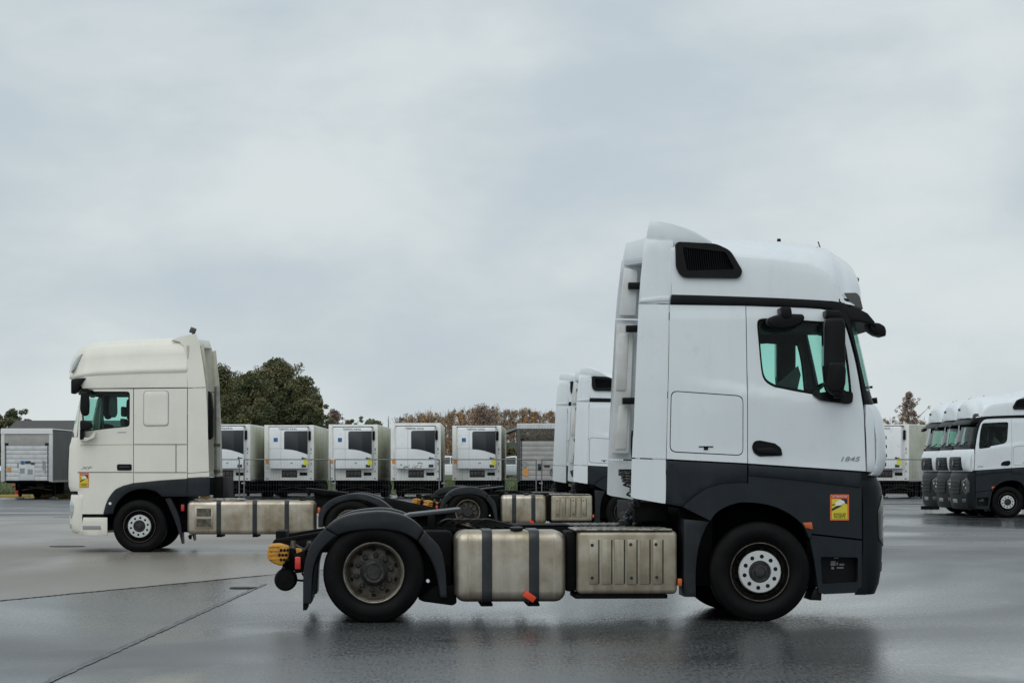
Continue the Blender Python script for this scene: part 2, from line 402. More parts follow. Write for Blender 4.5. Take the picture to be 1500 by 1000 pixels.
def plate_mesh(name, poly, mapf, thick=0.03, holes=(), grid=0.09, bevel=0.006, angle=30, out=0.0):
    """A panel: polygon in a 2-D chart, laid on the surface mapf(a, b, depth), with its own thickness and softened edge."""
    loops = [list(poly)] + [list(h) for h in holes]
    pts = []; edges = []
    for L in loops:
        # densify long edges
        D = []
        for i in range(len(L)):
            a, b = L[i], L[(i+1) % len(L)]
            k = max(1, int(math.hypot(b[0]-a[0], b[1]-a[1])/(grid*1.5)))
            for q in range(k): D.append((a[0]+(b[0]-a[0])*q/k, a[1]+(b[1]-a[1])*q/k))
        s = len(pts); pts += D
        edges += [(s+i, s+(i+1) % len(D)) for i in range(len(D))]
    xs = [p[0] for p in poly]; ys = [p[1] for p in poly]
    y = min(ys)+grid*0.5
    while y < max(ys):
        x = min(xs)+grid*0.5
        while x < max(xs):
            q = (x, y)
            if inside(q, loops[0]) and not any(inside(q, h) for h in loops[1:]):
                if all(segdist(q, L[i], L[(i+1) % len(L)]) > grid*0.4 for L in loops for i in range(len(L))): pts.append(q)
            x += grid
        y += grid
    V, E, F, *_ = delaunay_2d_cdt([Vector(p) for p in pts], edges, [], 0, 1e-6)
    tris = []
    for f in F:
        c = sum((V[i] for i in f), Vector((0, 0)))/len(f)
        if inside(c, loops[0]) and not any(inside(c, h) for h in loops[1:]): tris.append(tuple(f))
    n = len(V)
    v3 = [mapf(p.x, p.y, -out) for p in V] + [mapf(p.x, p.y, thick) for p in V]
    cnt = {}
    for t in tris:
        for i in range(3):
            k = (t[i], t[(i+1) % 3]); cnt[frozenset(k)] = cnt.get(frozenset(k), []) + [k]
    fs = tris + [(c+n, b+n, a+n) for a, b, c in tris]
    rim = [ks[0] for ks in cnt.values() if len(ks) == 1]
    fs += [(b, a, a+n, b+n) for a, b in rim]
    me = bpy.data.meshes.new(name); me.from_pydata([tuple(p) for p in v3], [], fs)
    bm = bmesh.new(); bm.from_mesh(me)
    loose = [x for x in bm.verts if not x.link_faces]
    bmesh.ops.delete(bm, geom=loose, context='VERTS')
    bmesh.ops.recalc_face_normals(bm, faces=bm.faces)
    if bevel:
        ed = [x for x in bm.edges if len(x.link_faces) == 2 and x.calc_face_angle(0) > R(50)]
        bmesh.ops.bevel(bm, geom=ed, offset=bevel, segments=2, profile=0.5, affect='EDGES', clamp_overlap=True)
    bm.to_mesh(me); bm.free()
    finish(me, angle)
    return me

def empty(name, loc=(0, 0, 0), rz=0.0, label=None, cat=None, group=None, parent=None):
    o = bpy.data.objects.new(name, None); o.empty_display_size = 0.3
    o.location = loc; o.rotation_euler = (0, 0, rz)
    COL.objects.link(o)
    if parent: o.parent = parent
    tag(o, label, cat, group)
    return o

def tag(o, label=None, cat=None, group=None, kind=None):
    for k, v in (('label', label), ('category', cat), ('group', group), ('kind', kind)):
        if v: o[k] = v
    return o

def copy_tree(o, parent=None):
    c = o.copy(); COL.objects.link(c); c.parent = parent
    for ch in list(o.children): copy_tree(ch, c)
    return c

def text_mesh(txt, size, extrude=0.002, align='CENTER', shear=0.0):
    cu = bpy.data.curves.new('lettering', 'FONT'); cu.body = txt; cu.size = size; cu.extrude = extrude
    cu.align_x = align; cu.align_y = 'CENTER'; cu.shear = shear; cu.resolution_u = 2
    o = bpy.data.objects.new('tmp', cu); COL.objects.link(o)
    dg = bpy.context.evaluated_depsgraph_get(); dg.update()
    me = bpy.data.meshes.new_from_object(o.evaluated_get(dg))
    bpy.data.objects.remove(o); bpy.data.curves.remove(cu)
    me.name = 'lettering'; me.materials.clear()
    return me

def text_obj(name, txt, size, mat, parent, loc, width=None, rot=(R(90), 0, 0), extrude=0.002, shear=0.0, align='CENTER'):
    me = text_mesh(txt, size, extrude, align, shear)
    o = link(name, me, mat, parent); o.location = loc; o.rotation_euler = rot
    if width:
        xs = [v.co.x for v in me.vertices]; w = max(xs)-min(xs); o.scale.x = width/w
    return o

class Frame:
    """Where a vehicle stands: origin on the ground under its rear axle, heading angle. at() turns a traced outline into metres on its side."""
    def __init__(s, px, Y, u, w, A):
        s.e = Vector((math.cos(A), math.sin(A))); s.n = Vector((-math.sin(A), math.cos(A))); s.A = A; s.w = w
        P = Vector(((px-750)/FPX*Y, Y)); s.O = P - s.e*u - s.n*w
    def at(s, px, py, w=None):
        w = s.w if w is None else w
        d = Vector(((px-750)/FPX, 1.0)); t = (w + s.O.dot(s.n))/d.dot(s.n)
        return ((d*t-s.O).dot(s.e), CAM_H+(HORIZ-py)/FPX*t)
    def poly(s, L, w=None): return [s.at(x, y, w) for x, y in L]
    def loc(s): return (s.O.x, s.O.y, 0)

class Cab:
    """Outer skin of a cab: flat sides that lean in towards the roof, rounded front corners, bowed front."""
    def __init__(s, F, W, rad, bow, press=None): s.F, s.W, s.rad, s.bow, s.press = F, W, rad, bow, press
    def f(s, z): return interp(s.F, z)
    def w(s, z): return interp(s.W, z)
    def side(s, sg):
        def g(u, z, d):
            W, rad = s.w(z)+(s.press(u, z) if s.press else 0.0), s.rad; u0 = s.f(z)-s.bow-rad
            if u <= u0: return (u, sg*(W-d), z)
            sp = min((u-u0)/rad, 1.0); c = math.sqrt(max(0, 1-sp*sp))
            return (u0+(rad-d)*sp, sg*(W-rad+(rad-d)*c), z)
        return g
    def front(s, w, z, d):
        W, rad = s.w(z), s.rad; h = W-rad
        if abs(w) <= h: return (s.f(z)-s.bow*(w/h)**2-d, w, z)
        sp = min((abs(w)-h)/rad, 1.0); c = math.sqrt(max(0, 1-sp*sp)); u0 = s.f(z)-s.bow-rad
        return (u0+(rad-d)*c, math.copysign(h+(rad-d)*sp, w), z)
    def wrap(s, zs, a0, thick=0.04, out=0.0, back=None, nf=14, fmax=None):
        """strip round the front: from corner angle a0 (deg) or side position back, over the front, to the mirror place. fmax: stop at that fraction of the front half-width"""
        toks = []
        if back is not None: toks += [('s', back)]
        k0 = a0
        while k0 < 90: toks.append(('a', k0)); k0 += 10
        half = list(toks)
        rows = []
        for d in (-out, thick):
            for z in (zs if d == -out else zs[::-1]):
                row = []
                def P(t, sg):
                    W, rad = s.w(z), s.rad; u0 = s.f(z)-s.bow-rad
                    if t[0] == 's': return (t[1](z) if callable(t[1]) else t[1], sg*(W-d), z)
                    if t[0] == 'a': return (u0+(rad-d)*math.sin(R(t[1])), sg*(W-rad+(rad-d)*math.cos(R(t[1]))), z)
                for t in half: row.append(P(t, -1))
                fm = 1.0
                for k in range(nf+1):
                    w = (-1+2*k/nf)*(s.w(z)-s.rad); row.append(s.front(w, z, d))
                for t in reversed(half): row.append(P(t, 1))
                rows.append(row)
        m = MB(); n = len(rows[0]); m.grid(rows)
        # close: last row to first, ends
        k = len(rows)
        m.f += [(i, i+1, (k-1)*n+i+1, (k-1)*n+i) for i in range(n-1)]
        m.f += [tuple(j*n for j in range(k)), tuple(j*n+n-1 for j in range(k))]
        return m
# ------------------------------------------------------------------ wheels
WHEEL_MESH = {}
def wheel_parts(kind, rad):
    key = (kind, rad)
    if key in WHEEL_MESH: return WHEEL_MESH[key]
    d = {}
    r = rad
    tread = []
    ys = [0.040, 0.085, 0.092, 0.100, 0.107, 0.146, 0.154, 0.164, 0.171, 0.210, 0.218, 0.225, 0.230, 0.275]
    deep = [0, 0, 1, 1, 0, 0, 1, 1, 0, 0, 1, 1, 0, 0]
    for y, q in zip(ys, deep): tread.append((r-0.013*q, y))
    prof = [(0.286, 0.035), (0.300, 0.020), (0.335, 0.006), (0.338, 0.003), (0.346, 0.002), (0.349, 0.000), (r-0.095, -0.004), (r-0.060, 0.0), (r-0.055, 0.004), (r-0.03, 0.008), (r-0.006, 0.026)] + tread + \
           [(r-0.006, 0.289), (r-0.03, 0.307), (r-0.095, 0.318), (0.335, 0.309), (0.300, 0.295), (0.286, 0.28)]
    d['tyre'] = (MB().lathe(prof, 72, closed=True).mesh('tyre', angle=40), 'rubber')
    if kind == 'front':
        prof = [(0.288, 0.05), (0.292, 0.018), (0.288, 0.010), (0.281, 0.012), (0.276, 0.03), (0.264, 0.07), (0.252, 0.125), (0.235, 0.13), (0.218, 0.105), (0.200, 0.06), (0.150, 0.05), (0.0, 0.05)]
        d['wheel'] = (MB().lathe(prof, 64).mesh('wheel', angle=40), 'rim_dark')
        d['rim_edge'] = (MB().lathe([(0.284, 0.009), (0.281, 0.004), (0.277, 0.009)], 64).mesh('rim_edge'), 'rim_edge')
        m = MB()
        prof = [(0.206, 0.045), (0.204, 0.0), (0.196, -0.010), (0.112, -0.012), (0.106, -0.004), (0.104, 0.045)]
        m.lathe(prof, 64)
        d['hub_ring'] = (m.mesh('hub_ring', angle=40), 'hub_silver')
        m = MB().lathe([(0.105, 0.04), (0.103, 0.004), (0.088, -0.004), (0.080, 0.004), (0.055, 0.002), (0.045, -0.010), (0.0, -0.012)], 40)
        d['hub_cap'] = (m.mesh('hub_cap', angle=40), 'hub_dark')
        m = MB().lathe([(0.0, -0.0155), (0.017, -0.0155), (0.020, -0.012), (0.020, 0.01)], 14)
        d['wheel_nut'] = (m.mesh('wheel_nut'), 'black_plastic'); d['nut_r'] = 0.152
        # hand holes in the disc
        m = MB()
        for k in range(10):
            a = math.pi/5*k+0.2; m.lathe([(0.0, 0.098), (0.020, 0.098), (0.021, 0.12)], 10, (0.222*math.cos(a), 0, 0.222*math.sin(a)))
        d['hand_holes'] = (m.mesh('hand_holes'), 'seal_black')
    else:
        prof = [(0.288, 0.05), (0.298, 0.018), (0.294, 0.006), (0.284, 0.008), (0.279, 0.028), (0.268, 0.032), (0.262, 0.045), (0.258, 0.11), (0.246, 0.145), (0.226, 0.158), (0.200, 0.152), (0.12, 0.145), (0.0, 0.145)]
        d['wheel'] = (MB().lathe(prof, 64).mesh('wheel', angle=40), 'rim_steel')
        d['rim_edge'] = (MB().lathe([(0.292, 0.006), (0.287, 0.001), (0.281, 0.006)], 64).mesh('rim_edge'), 'rim_edge')
        m = MB().lathe([(0.135, 0.147), (0.132, 0.105), (0.115, 0.095), (0.112, 0.045), (0.095, 0.030), (0.070, 0.034), (0.062, 0.024), (0.0, 0.022)], 40)
        d['hub_cap'] = (m.mesh('hub_cap', angle=40), 'hub_dark')
        m = MB().lathe([(0.0, 0.09), (0.015, 0.09), (0.021, 0.096), (0.021, 0.135), (0.028, 0.137), (0.028, 0.15)], 12)
        d['wheel_nut'] = (m.mesh('wheel_nut'), 'hub_dark'); d['nut_r'] = 0.168
        m = MB()
        for k in range(10):
            a = math.pi/5*k+0.31; m.lathe([(0.0, 0.150), (0.022, 0.150), (0.023, 0.17)], 10, (0.226*math.cos(a), 0, 0.226*math.sin(a)))
        d['hand_holes'] = (m.mesh('hand_holes'), 'seal_black')
    WHEEL_MESH[key] = d
    return d

def wheel(kind, parent, u, w, z, sg, rad=0.486, steer=0.0, inner=False):
    """sg -1: outer face looks to -w, +1: to +w"""
    d = wheel_parts(kind, rad)
    o = link('wheel', d['wheel'][0], d['wheel'][1], parent)
    o.location = (u, w, z); o.rotation_euler = (0, 0, (0 if sg < 0 else math.pi)+steer)
    for k in ('tyre', 'rim_edge', 'hub_ring', 'hub_cap', 'hand_holes'):
        if k in d and not (inner and k != 'tyre'):
            c = link(k, d[k][0], d[k][1], o)
            if k == 'hand_holes': c['kind'] = 'stuff'
    if not inner:
        for k in range(10):
            a = math.pi/5*k+0.2
            c = link('wheel_nut', d['wheel_nut'][0], d['wheel_nut'][1], o)
            c.location = (d['nut_r']*math.cos(a), 0, d['nut_r']*math.sin(a))
    return o

def blind_spot_sticker(parent, P, S, sg, w):
    """European blind-spot warning on a vehicle's side; P lower-left corner (u, z) in local metres as seen, S size (width along +u or -u, height)."""
    (u0, z0), (du, h) = P, S
    def quad(name, pts, mat, lift, par):
        m = MB().prism([(u0+du*x, z0+h*y) for x, y in pts], sg*(w+lift), sg*(w-0.002))
        return m.obj(name, mat, par)
    root = quad('warning_sticker', fillet([(0, 0), (1, 0), (1, 1), (0, 1)], 0.04), 'sticker_orange', 0.004, parent)
    quad('sticker_field', [(0.09, 0.05), (0.91, 0.05), (0.91, 0.83), (0.09, 0.83)], 'sticker_yellow', 0.006, root)
    quad('sticker_header', [(0.07, 0.85), (0.93, 0.85), (0.93, 0.97), (0.07, 0.97)], 'sticker_red', 0.006, root)
    quad('sticker_sweep', [(0.55, 0.83), (0.91, 0.83), (0.91, 0.62), (0.80, 0.66)], 'sticker_black', 0.0075, root)
    quad('sticker_sweep', [(0.09, 0.46), (0.09, 0.36), (0.62, 0.56), (0.48, 0.60)], 'sticker_black', 0.0075, root)
    quad('sticker_sweep', [(0.09, 0.62), (0.09, 0.58), (0.34, 0.60), (0.30, 0.63)], 'sticker_black', 0.0075, root)
    quad('sticker_vehicle', [(0.26, 0.56), (0.54, 0.58), (0.78, 0.68), (0.72, 0.76), (0.50, 0.79), (0.28, 0.68)], 'sticker_white', 0.009, root)
    rz = 0 if sg < 0 else math.pi
    for t, y, s_, mt, ww in (('ATTENTION', 0.91, 0.085, 'sticker_white', 0.78), ('ANGLES', 0.235, 0.11, 'sticker_black', 0.66), ('MORTS', 0.125, 0.11, 'sticker_black', 0.60)):
        text_obj('lettering', t, h*s_*1.25, mt, root, (u0+du*0.5, sg*(w+0.008), z0+h*y), width=abs(du)*ww, rot=(R(90), 0, rz), extrude=0.0008)
    return root

def band(outer, inner):
    return list(outer) + list(reversed(inner))

# ------------------------------------------------------------------ the white high-roof tractor
FM = Frame(547, 22.6, 0.0, -1.25, R(3.0))
def build_tractor(root):
    a = FM.at; P = FM.poly
    Fpx = [(1250, 418), (1253, 440), (1260, 472), (1270, 516), (1281, 569), (1286, 590), (1294, 603), (1300, 618), (1303, 640), (1303.5, 670), (1302, 684), (1296, 694), (1292, 699), (1297, 714), (1298.5, 738), (1298.5, 795), (1297, 830), (1294, 851), (1288, 867)]
    F = sorted([(z, u) for u, z in (a(x, y, -0.75) for x, y in Fpx)])
    W = [(0.3, 1.225), (0.7, 1.25), (2.0, 1.25), (2.3, 1.245), (3.1, 1.205), (3.5, 1.175), (4.0, 1.13)]
    (ka, za_), (kb, zb_), (kc, zc_) = a(1000, 552), a(1095, 566), a(1215, 583)
    def press(u, z):
        # pressed lines in the sheet metal: a crease running down towards the mirror foot, and a lean-in above the door
        zl_ = interp([(ka, za_), (kb, zb_), (kc, zc_)], u)
        t = max(0.0, min(1.0, (zl_-z)/0.035)); fade = max(0.0, min(1.0, (u-ka)/0.5))*max(0.0, min(1.0, (kc+0.25-u)/0.25))*max(0.0, min(1.0, (z-zl_+0.6)/0.5))
        v = 0.02*t*t*(3-2*t)*fade
        q = max(0.0, min(1.0, (z-a(1100, 461)[1])/0.03))
        return v-0.012*q
    cab = Cab(F, W, 0.24, 0.10, press)
    Z = lambda y: a(1100, y)[1]
    U = lambda x: a(x, 688)[0]
    # ---- traced outlines (side view, metres)
    win = curve(P([(1110, 480), (1110.5, 470), (1118, 466), (1140, 466.5), (1170, 468), (1200, 470), (1222, 471), (1231, 476), (1236, 490), (1241, 512), (1245, 545), (1247.5, 572)]), 3) + \
        P([(1247, 588), (1240, 590), (1200, 585), (1190, 577.5), (1160, 572)]) + curve(P([(1135, 567), (1124, 561), (1117.5, 552), (1114.5, 535), (1112, 505), (1110, 480)]), 3)[:-1]
    door = P([(1094.3, 447.5), (1180, 450.5), (1203, 452.2)]) + curve(P([(1203, 452.2), (1219, 455.5), (1229, 462), (1238, 474), (1246, 498), (1255, 535), (1262, 578), (1265, 600)]), 3)[1:] + P([(1268.3, 689.8), (1095.8, 678.2)])
    panel = P([(982.2, 445.8), (1093.2, 447.4), (1094.7, 678.0), (976.6, 671.8)])
    lock = fillet(P([(984, 573.0), (1087.5, 580.5), (1087.8, 666.0), (982.0, 660.5)]), 0.06)
    arch_out = curve(P([(1000, 742), (1013, 730), (1031.6, 717), (1050, 710.5), (1070, 707.5), (1096, 707.5), (1127, 715), (1157, 732), (1177, 753), (1190, 779)]), 3)
    arch_in = curve(P([(1040, 762), (1048, 751), (1060, 743), (1076, 737), (1092, 735), (1124, 738.6), (1150, 748.5), (1173.5, 766), (1185, 788)]), 3)
    def cut(c, x0, x1): return [p for p in c if x0 <= p[0] <= x1]
    skirt = P([(976.8, 674.2), (1094.7, 680.2), (1094.7, 707.3)]) + list(reversed(cut(arch_out, -9, U(1094))))
    skirt = skirt + P([(976, 737.5)])
    ldoor = P([(1096.3, 680.4), (1180, 686), (1262, 691.8), (1262.5, 789), (1190.5, 781)]) + list(reversed([p for p in arch_out if p[0] > U(1097)]))[1:] + P([(1096.3, 707.4)])
    step = P([(1186.5, 783), (1262.5, 791.5), (1262.5, 867.5), (1208, 870), (1200, 868), (1193, 820), (1187, 792)])
    step_hole = fillet(P([(1202, 815), (1257, 816), (1257, 852), (1205, 855)]), 0.02)
    guard = curve(P([(1040, 763), (1030, 782), (1023, 806), (1020, 835), (1020, 874)]), 3) + P([(1002, 874), (1002, 760)])
    rail = curve(P([(985, 430.5), (1040, 432), (1090, 433.7), (1150, 436), (1205, 439), (1232, 441.5), (1243, 446), (1247.5, 470), (1259, 520), (1270, 570), (1276, 591)]), 2) + P([(1267, 591)]) + \
        list(reversed(curve(P([(983, 444.6), (1090, 446.4), (1205, 450.6), (1221, 454), (1231, 461), (1240.7, 474), (1249, 498), (1257.5, 535), (1264, 578), (1266.3, 590)]), 2)))
    strip = P([(1269.3, 592), (1280.3, 592), (1283, 691.5), (1270.8, 690.3), (1268.2, 620)])
    up = P([(946.3, 349), (988, 352.5), (988, 394), (996, 408), (985.5, 409), (983.5, 431), (981, 443.6), (937, 442.8), (940, 405.5)])
    mid = P([(936.8, 444.6), (980.6, 445.6), (975.4, 671.4), (926, 669.8)])
    low = P([(925.8, 671.6), (975.3, 673.4), (974.8, 737), (970, 736.6), (929, 729.5), (924.2, 727)])
    intake = fillet(P([(990.5, 353), (1050, 356), (1071, 366), (1089, 397), (1084, 407), (1000, 406), (991, 393)]), 0.05)
    intake_h = fillet(P([(1000.5, 361), (1064, 368.5), (1077, 394), (1007, 396)]), 0.025)
    u_back = a(984, 560)[0]
    for sg in (-1, 1):
        sd = cab.side(sg)
        inner = 'white_inner'
        add = lambda n, p, m, **k: link(n, plate_mesh(n, p, sd, **k), m, root)
        d = add('door', door, 'white_paint', holes=[win], thick=0.035, grid=0.045)
        add('side_panel', panel, 'white_paint', holes=[fillet(P([(982.7, 571.6), (1088.6, 579.2), (1088.9, 667.4), (980.7, 662)]), 0.066)], thick=0.035, grid=0.045)
        lk = add('locker_door', lock, 'white_paint', thick=0.03, grid=0.05)
        u, z = a(1034, 654); MB().box(u-0.07, u+0.07, sg*1.248, sg*1.256, z-0.004, z+0.006).box(u-0.02, u+0.02, sg*1.248, sg*1.258, z-0.03, z).obj('locker_latch', 'black_plastic', lk)
        # pressed crease on the door, running forward and down from the panel gap
        add('roof_rail', rail, 'black_plastic', thick=0.05, out=0.012, bevel=0.01)
        add('pillar_strip', strip, 'white_paint', thick=0.04, grid=0.05)
        add('lower_panel', skirt, 'grey_plastic', thick=0.05)
        add('lower_door', ldoor, 'grey_plastic', thick=0.05)
        # raised shoulder along the top of the lower door
        sh = P([(1096.3, 681.2), (1180, 686.8), (1260, 692.8), (1260, 714), (1180, 704), (1096.3, 696)])
        link('door_shoulder', plate_mesh('door_shoulder', sh, sd, thick=0.0, out=0.012, bevel=0.009), 'grey_plastic', root)
        sp = step
        add('step_panel', sp, 'grey_plastic', holes=[step_hole], thick=0.06, out=0.004)
        ub = [step_hole[0], ]
        xs = [p[0] for p in step_hole]; zs = [p[1] for p in step_hole]
        st = MB().box(min(xs)-0.03, max(xs)+0.03, sg*1.10, sg*1.085, min(zs)-0.03, max(zs)+0.03).box(min(xs)-0.02, max(xs)+0.02, sg*1.225, sg*1.09, min(zs)-0.03, min(zs)-0.005)
        st.obj('step_well', 'black_plastic', root)
        for (x0, x1, y0, y1) in ((1221, 1228, 822, 829), (1229.5, 1232, 824, 828), (1234, 1241, 826, 828.5), (1222, 1226, 831, 834), (1230, 1240, 831, 833), (1226, 1233, 817, 818.5)):
            u0, z1 = a(x0, y0); u1, z0 = a(x1, y1)
            MB().box(u0, u1, sg*1.102, sg*1.1, z0, z1).obj('data_label', 'label_grey', root)
        u0, z0 = a(1190, 879); u1, z1 = a(1206, 866)
        MB().prism([(u0-0.01, z0), (u1-0.005, z0-0.005), (u1, z1+0.02), (u0+0.03, z1+0.02)], sg*1.18, sg*0.8).obj('jack_bracket', 'black_plastic', root, 0.006)
        add('wheel_arch', band(arch_out, arch_in), 'grey_plastic', thick=0.10, out=0.028, bevel=0.016, grid=0.06)
        add('front_mudguard', guard, 'fender_plastic', thick=0.40, out=-0.01, bevel=0.012)
        u0, z1 = a(1175, 763.5); u1, z0 = a(1190, 775)
        MB().prism([(u0, z1-0.01), (u1-0.01, z1-0.005), (u1, z0), (u0+0.03, z0+0.015)], sg*1.285, sg*1.22).obj('side_marker', 'amber_lens', root, 0.004)
        fa = add('side_fairing', mid, 'white_paint', thick=0.025)
        add('upper_fairing', up, 'white_paint', thick=0.025)
        add('lower_fairing', low, 'white_paint', thick=0.025)
        # ledges on the upper fairing
        MB().prism(P([(939, 437), (981.5, 433.5), (981, 440), (938, 442)]), sg*1.175, sg*1.20).obj('fairing_ledge', 'white_paint', root, 0.004)
        MB().prism(P([(941, 403.5), (994, 406.5), (992, 409), (941, 406.5)]), sg*1.15, sg*1.176).obj('fairing_ledge', 'white_paint', root, 0.004)
        # inner shell of the fairing with stepped pressings, seen from behind
        q = P([(938, 452), (966, 452), (958, 662), (930, 662)])
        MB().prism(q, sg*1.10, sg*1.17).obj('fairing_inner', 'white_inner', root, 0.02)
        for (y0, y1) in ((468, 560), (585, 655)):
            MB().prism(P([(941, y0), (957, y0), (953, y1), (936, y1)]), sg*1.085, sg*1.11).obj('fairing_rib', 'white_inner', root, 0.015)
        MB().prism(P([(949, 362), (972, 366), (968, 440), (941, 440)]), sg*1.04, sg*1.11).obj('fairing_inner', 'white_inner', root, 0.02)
        for y in (392, 461, 577, 692):
            u0, z0 = a(955 - (y-390)*0.05, y)
            MB().box(u0+0.0, u0+0.24, sg*0.96, sg*1.06, z0-0.035, z0+0.035).obj('fairing_bracket', 'black_plastic', root, 0.006)
        # roof intake
        add('air_intake', intake, 'black_plastic', holes=[intake_h], thick=0.06, out=0.05, bevel=0.02, grid=0.06)
        m = MB(); (ua, za), (ub_, zb) = a(1000, 361), a(1078, 397)
        for k in range(24):
            uu = ua+(ub_-ua)*(k+0.5)/24
            hit = [zb+(za-zb)*q/40 for q in range(41) if inside((uu, zb+(za-zb)*q/40), intake_h)]
            if len(hit) < 3: continue
            z_a, z_b = min(hit), max(hit)
            m.obox((uu, sg*1.185, (z_a+z_b)/2), (0.005, sg*0.012, 0), (0.004, -sg*0.003, 0), (-0.01, 0, (z_b-z_a)/2+0.01))
        o = m.obj('intake_slats', 'black_plastic', root); o['kind'] = 'stuff'
        link('intake_backing', plate_mesh('intake_backing', intake, sd, thick=0.03, out=0.012, bevel=0, grid=0.08), 'seal_black', root)
        # glass, window frame
        wc = (sum(p[0] for p in win)/len(win), sum(p[1] for p in win)/len(win))
        ins = [(wc[0]+(p[0]-wc[0])*0.955, wc[1]+(p[1]-wc[1])*0.935) for p in win]
        d2 = link('window_frame', plate_mesh('window_frame', win, sd, holes=[ins], thick=0.025, out=-0.006, bevel=0.002, grid=0.06), 'seal_black', d)
        link('window', plate_mesh('window', ins, sd, thick=0.018, out=-0.014, bevel=0, grid=0.1), 'cab_glass', d)
        # mirror foot plate at the window's lower front corner
        foot = fillet(P([(1188, 577), (1225, 571), (1249, 574), (1248, 589), (1242, 592), (1200, 586)]), 0.03)
        link('mirror_foot', plate_mesh('mirror_foot', foot, sd, thick=0.0, out=0.035, bevel=0.012, grid=0.06), 'black_plastic', root)
        # door handle
        hd = fillet(P([(1101, 654), (1104.5, 646), (1112, 644.5), (1135, 649), (1144, 656), (1146, 667), (1112, 668), (1104, 663)]), 0.02)
        hn = link('door_handle', plate_mesh('door_handle', hd, sd, thick=0.0, out=0.012, bevel=0.006, grid=0.05), 'black_plastic', d)
        hg = fillet(P([(1106, 656), (1130, 655), (1141, 661), (1140, 665), (1110, 663)]), 0.015)
        MB().prism(hg, sg*1.25, sg*1.285).obj('handle_grip', 'black_plastic', d, 0.008)
        # model number
        u, z = a(1244, 672)
        text_obj('model_number', '1845', 0.062, 'chrome', d, (u, sg*1.252, z), width=0.185, rot=(R(90), 0, 0 if sg < 0 else math.pi), extrude=0.004, shear=0.25)
        if sg < 0:
            u0, z0 = a(1216, 761.7); u1, z1 = a(1243.5, 723.8)
            blind_spot_sticker(root, (u0, z0), (u1-u0, z1-z0), sg, 1.25)
        # mirrors
        mm = fillet(P([(1206, 467), (1229, 467), (1233, 475), (1233, 560), (1230, 577), (1214, 580), (1205, 572), (1201.5, 540), (1202, 478)]), 0.035)
        mo = MB().prism(mm, sg*1.30, sg*1.47).obj('side_mirror', 'black_plastic', root, 0.035, 3)
        uu = [p[0] for p in mm]; zz = [p[1] for p in mm]
        MB().box(min(uu)-0.003, min(uu)+0.01, sg*1.33, sg*1.44, min(zz)+0.28, max(zz)-0.05).obj('mirror_pane', 'mirror_glass', mo)
        rr = fillet(P([(1206, 531), (1228, 531), (1233, 540), (1232, 566), (1224, 577), (1210, 577), (1203, 566)]), 0.04)
        MB().prism(rr, sg*1.32, sg*1.50).obj('mirror_lower_pod', 'black_plastic', mo, 0.03, 3)
        MB().prism(fillet(P([(1206, 455), (1226, 457), (1230, 464), (1228, 469), (1210, 467), (1206, 464)]), 0.02), sg*1.19, sg*1.42).obj('mirror_bracket', 'black_plastic', mo, 0.01)
        MB().prism(fillet(P([(1216, 576), (1232, 574), (1234, 584), (1218, 584)]), 0.02), sg*1.23, sg*1.42).obj('mirror_bracket', 'black_plastic', mo, 0.01)
        km = fillet(P([(1119, 474), (1122, 467), (1132, 463), (1150, 461), (1172, 461.5), (1175, 466), (1172, 475), (1160, 481), (1140, 484), (1125, 481)]), 0.035)
        ko = MB().prism(km, sg*1.27, sg*1.42).obj('kerb_mirror', 'black_plastic', root, 0.025, 3)
        MB().prism(fillet(P([(1139, 451.5), (1154, 451.5), (1156, 462), (1151, 468), (1144, 468), (1140, 461)]), 0.02), sg*1.20, sg*1.435).obj('mirror_bracket', 'black_plastic', ko, 0.01)
        # dark lining behind the skins (with the window opening)
        big = [(wc[0]+(p[0]-wc[0])*1.02, wc[1]+(p[1]-wc[1])*1.03) for p in win]
        lin = P([(984, 440), (1200, 446), (1226, 456), (1240, 476), (1250, 510), (1262, 575), (1267, 600), (1266, 700), (976, 695)])
        def deep(u, z, dd, sg=sg): return (u, sg*(cab.w(z)-dd), z)
        link('cab_lining', plate_mesh('cab_lining', lin, deep, holes=[big], thick=0.075, out=-0.06, bevel=0, grid=0.2), 'interior', root)
    # ---- front
    zg = lambda y: a(1290, y, -0.75)[1]
    zl = lambda ys: sorted(zg(y) for y in ys)
    cab.wrap(zl([867, 851, 830, 795, 765, 738, 714, 703]), 0, 0.05, 0.0, back=U(1271)).obj('bumper', 'bumper_plastic', root, 0.01)
    cab.wrap(zl([703.5, 699, 696.5]), 0, 0.06, -0.012, back=U(1271)).obj('bumper_recess', 'black_plastic', root)
    cab.wrap(zl([696, 690, 684, 670, 640, 618, 604, 594]), 28, 0.05, 0.0).obj('front_panel', 'white_paint', root, 0.01)
    cab.wrap(zl([593, 586, 580, 574]), 22, 0.06, -0.01).obj('wiper_cowl', 'black_plastic', root, 0.01)
    cab.wrap(zl([573, 560, 540, 516, 495, 474, 462]), 12, 0.012, -0.004, nf=20).obj('windscreen', 'screen_glass', root)
    cab.wrap(zl([461, 450, 441]), 20, 0.06, -0.004).obj('screen_header', 'black_plastic', root, 0.01)
    # grille of slats on the white front panel, star in a ring, lower grille, lamps, plate
    def fplate(name, poly, mat, thick=0.0, out=0.02, holes=(), bevel=0.006, par=root, grid=0.1):
        return link(name, plate_mesh(name, poly, cab.front, thick=thick, out=out, holes=holes, bevel=bevel, grid=grid), mat, par)
    gz1, gz0 = zg(628), zg(690)
    gr = fplate('radiator_grille', fillet([(-0.70, gz1), (0.70, gz1), (0.84, gz0), (-0.84, gz0)], 0.05), 'black_plastic', out=0.015)
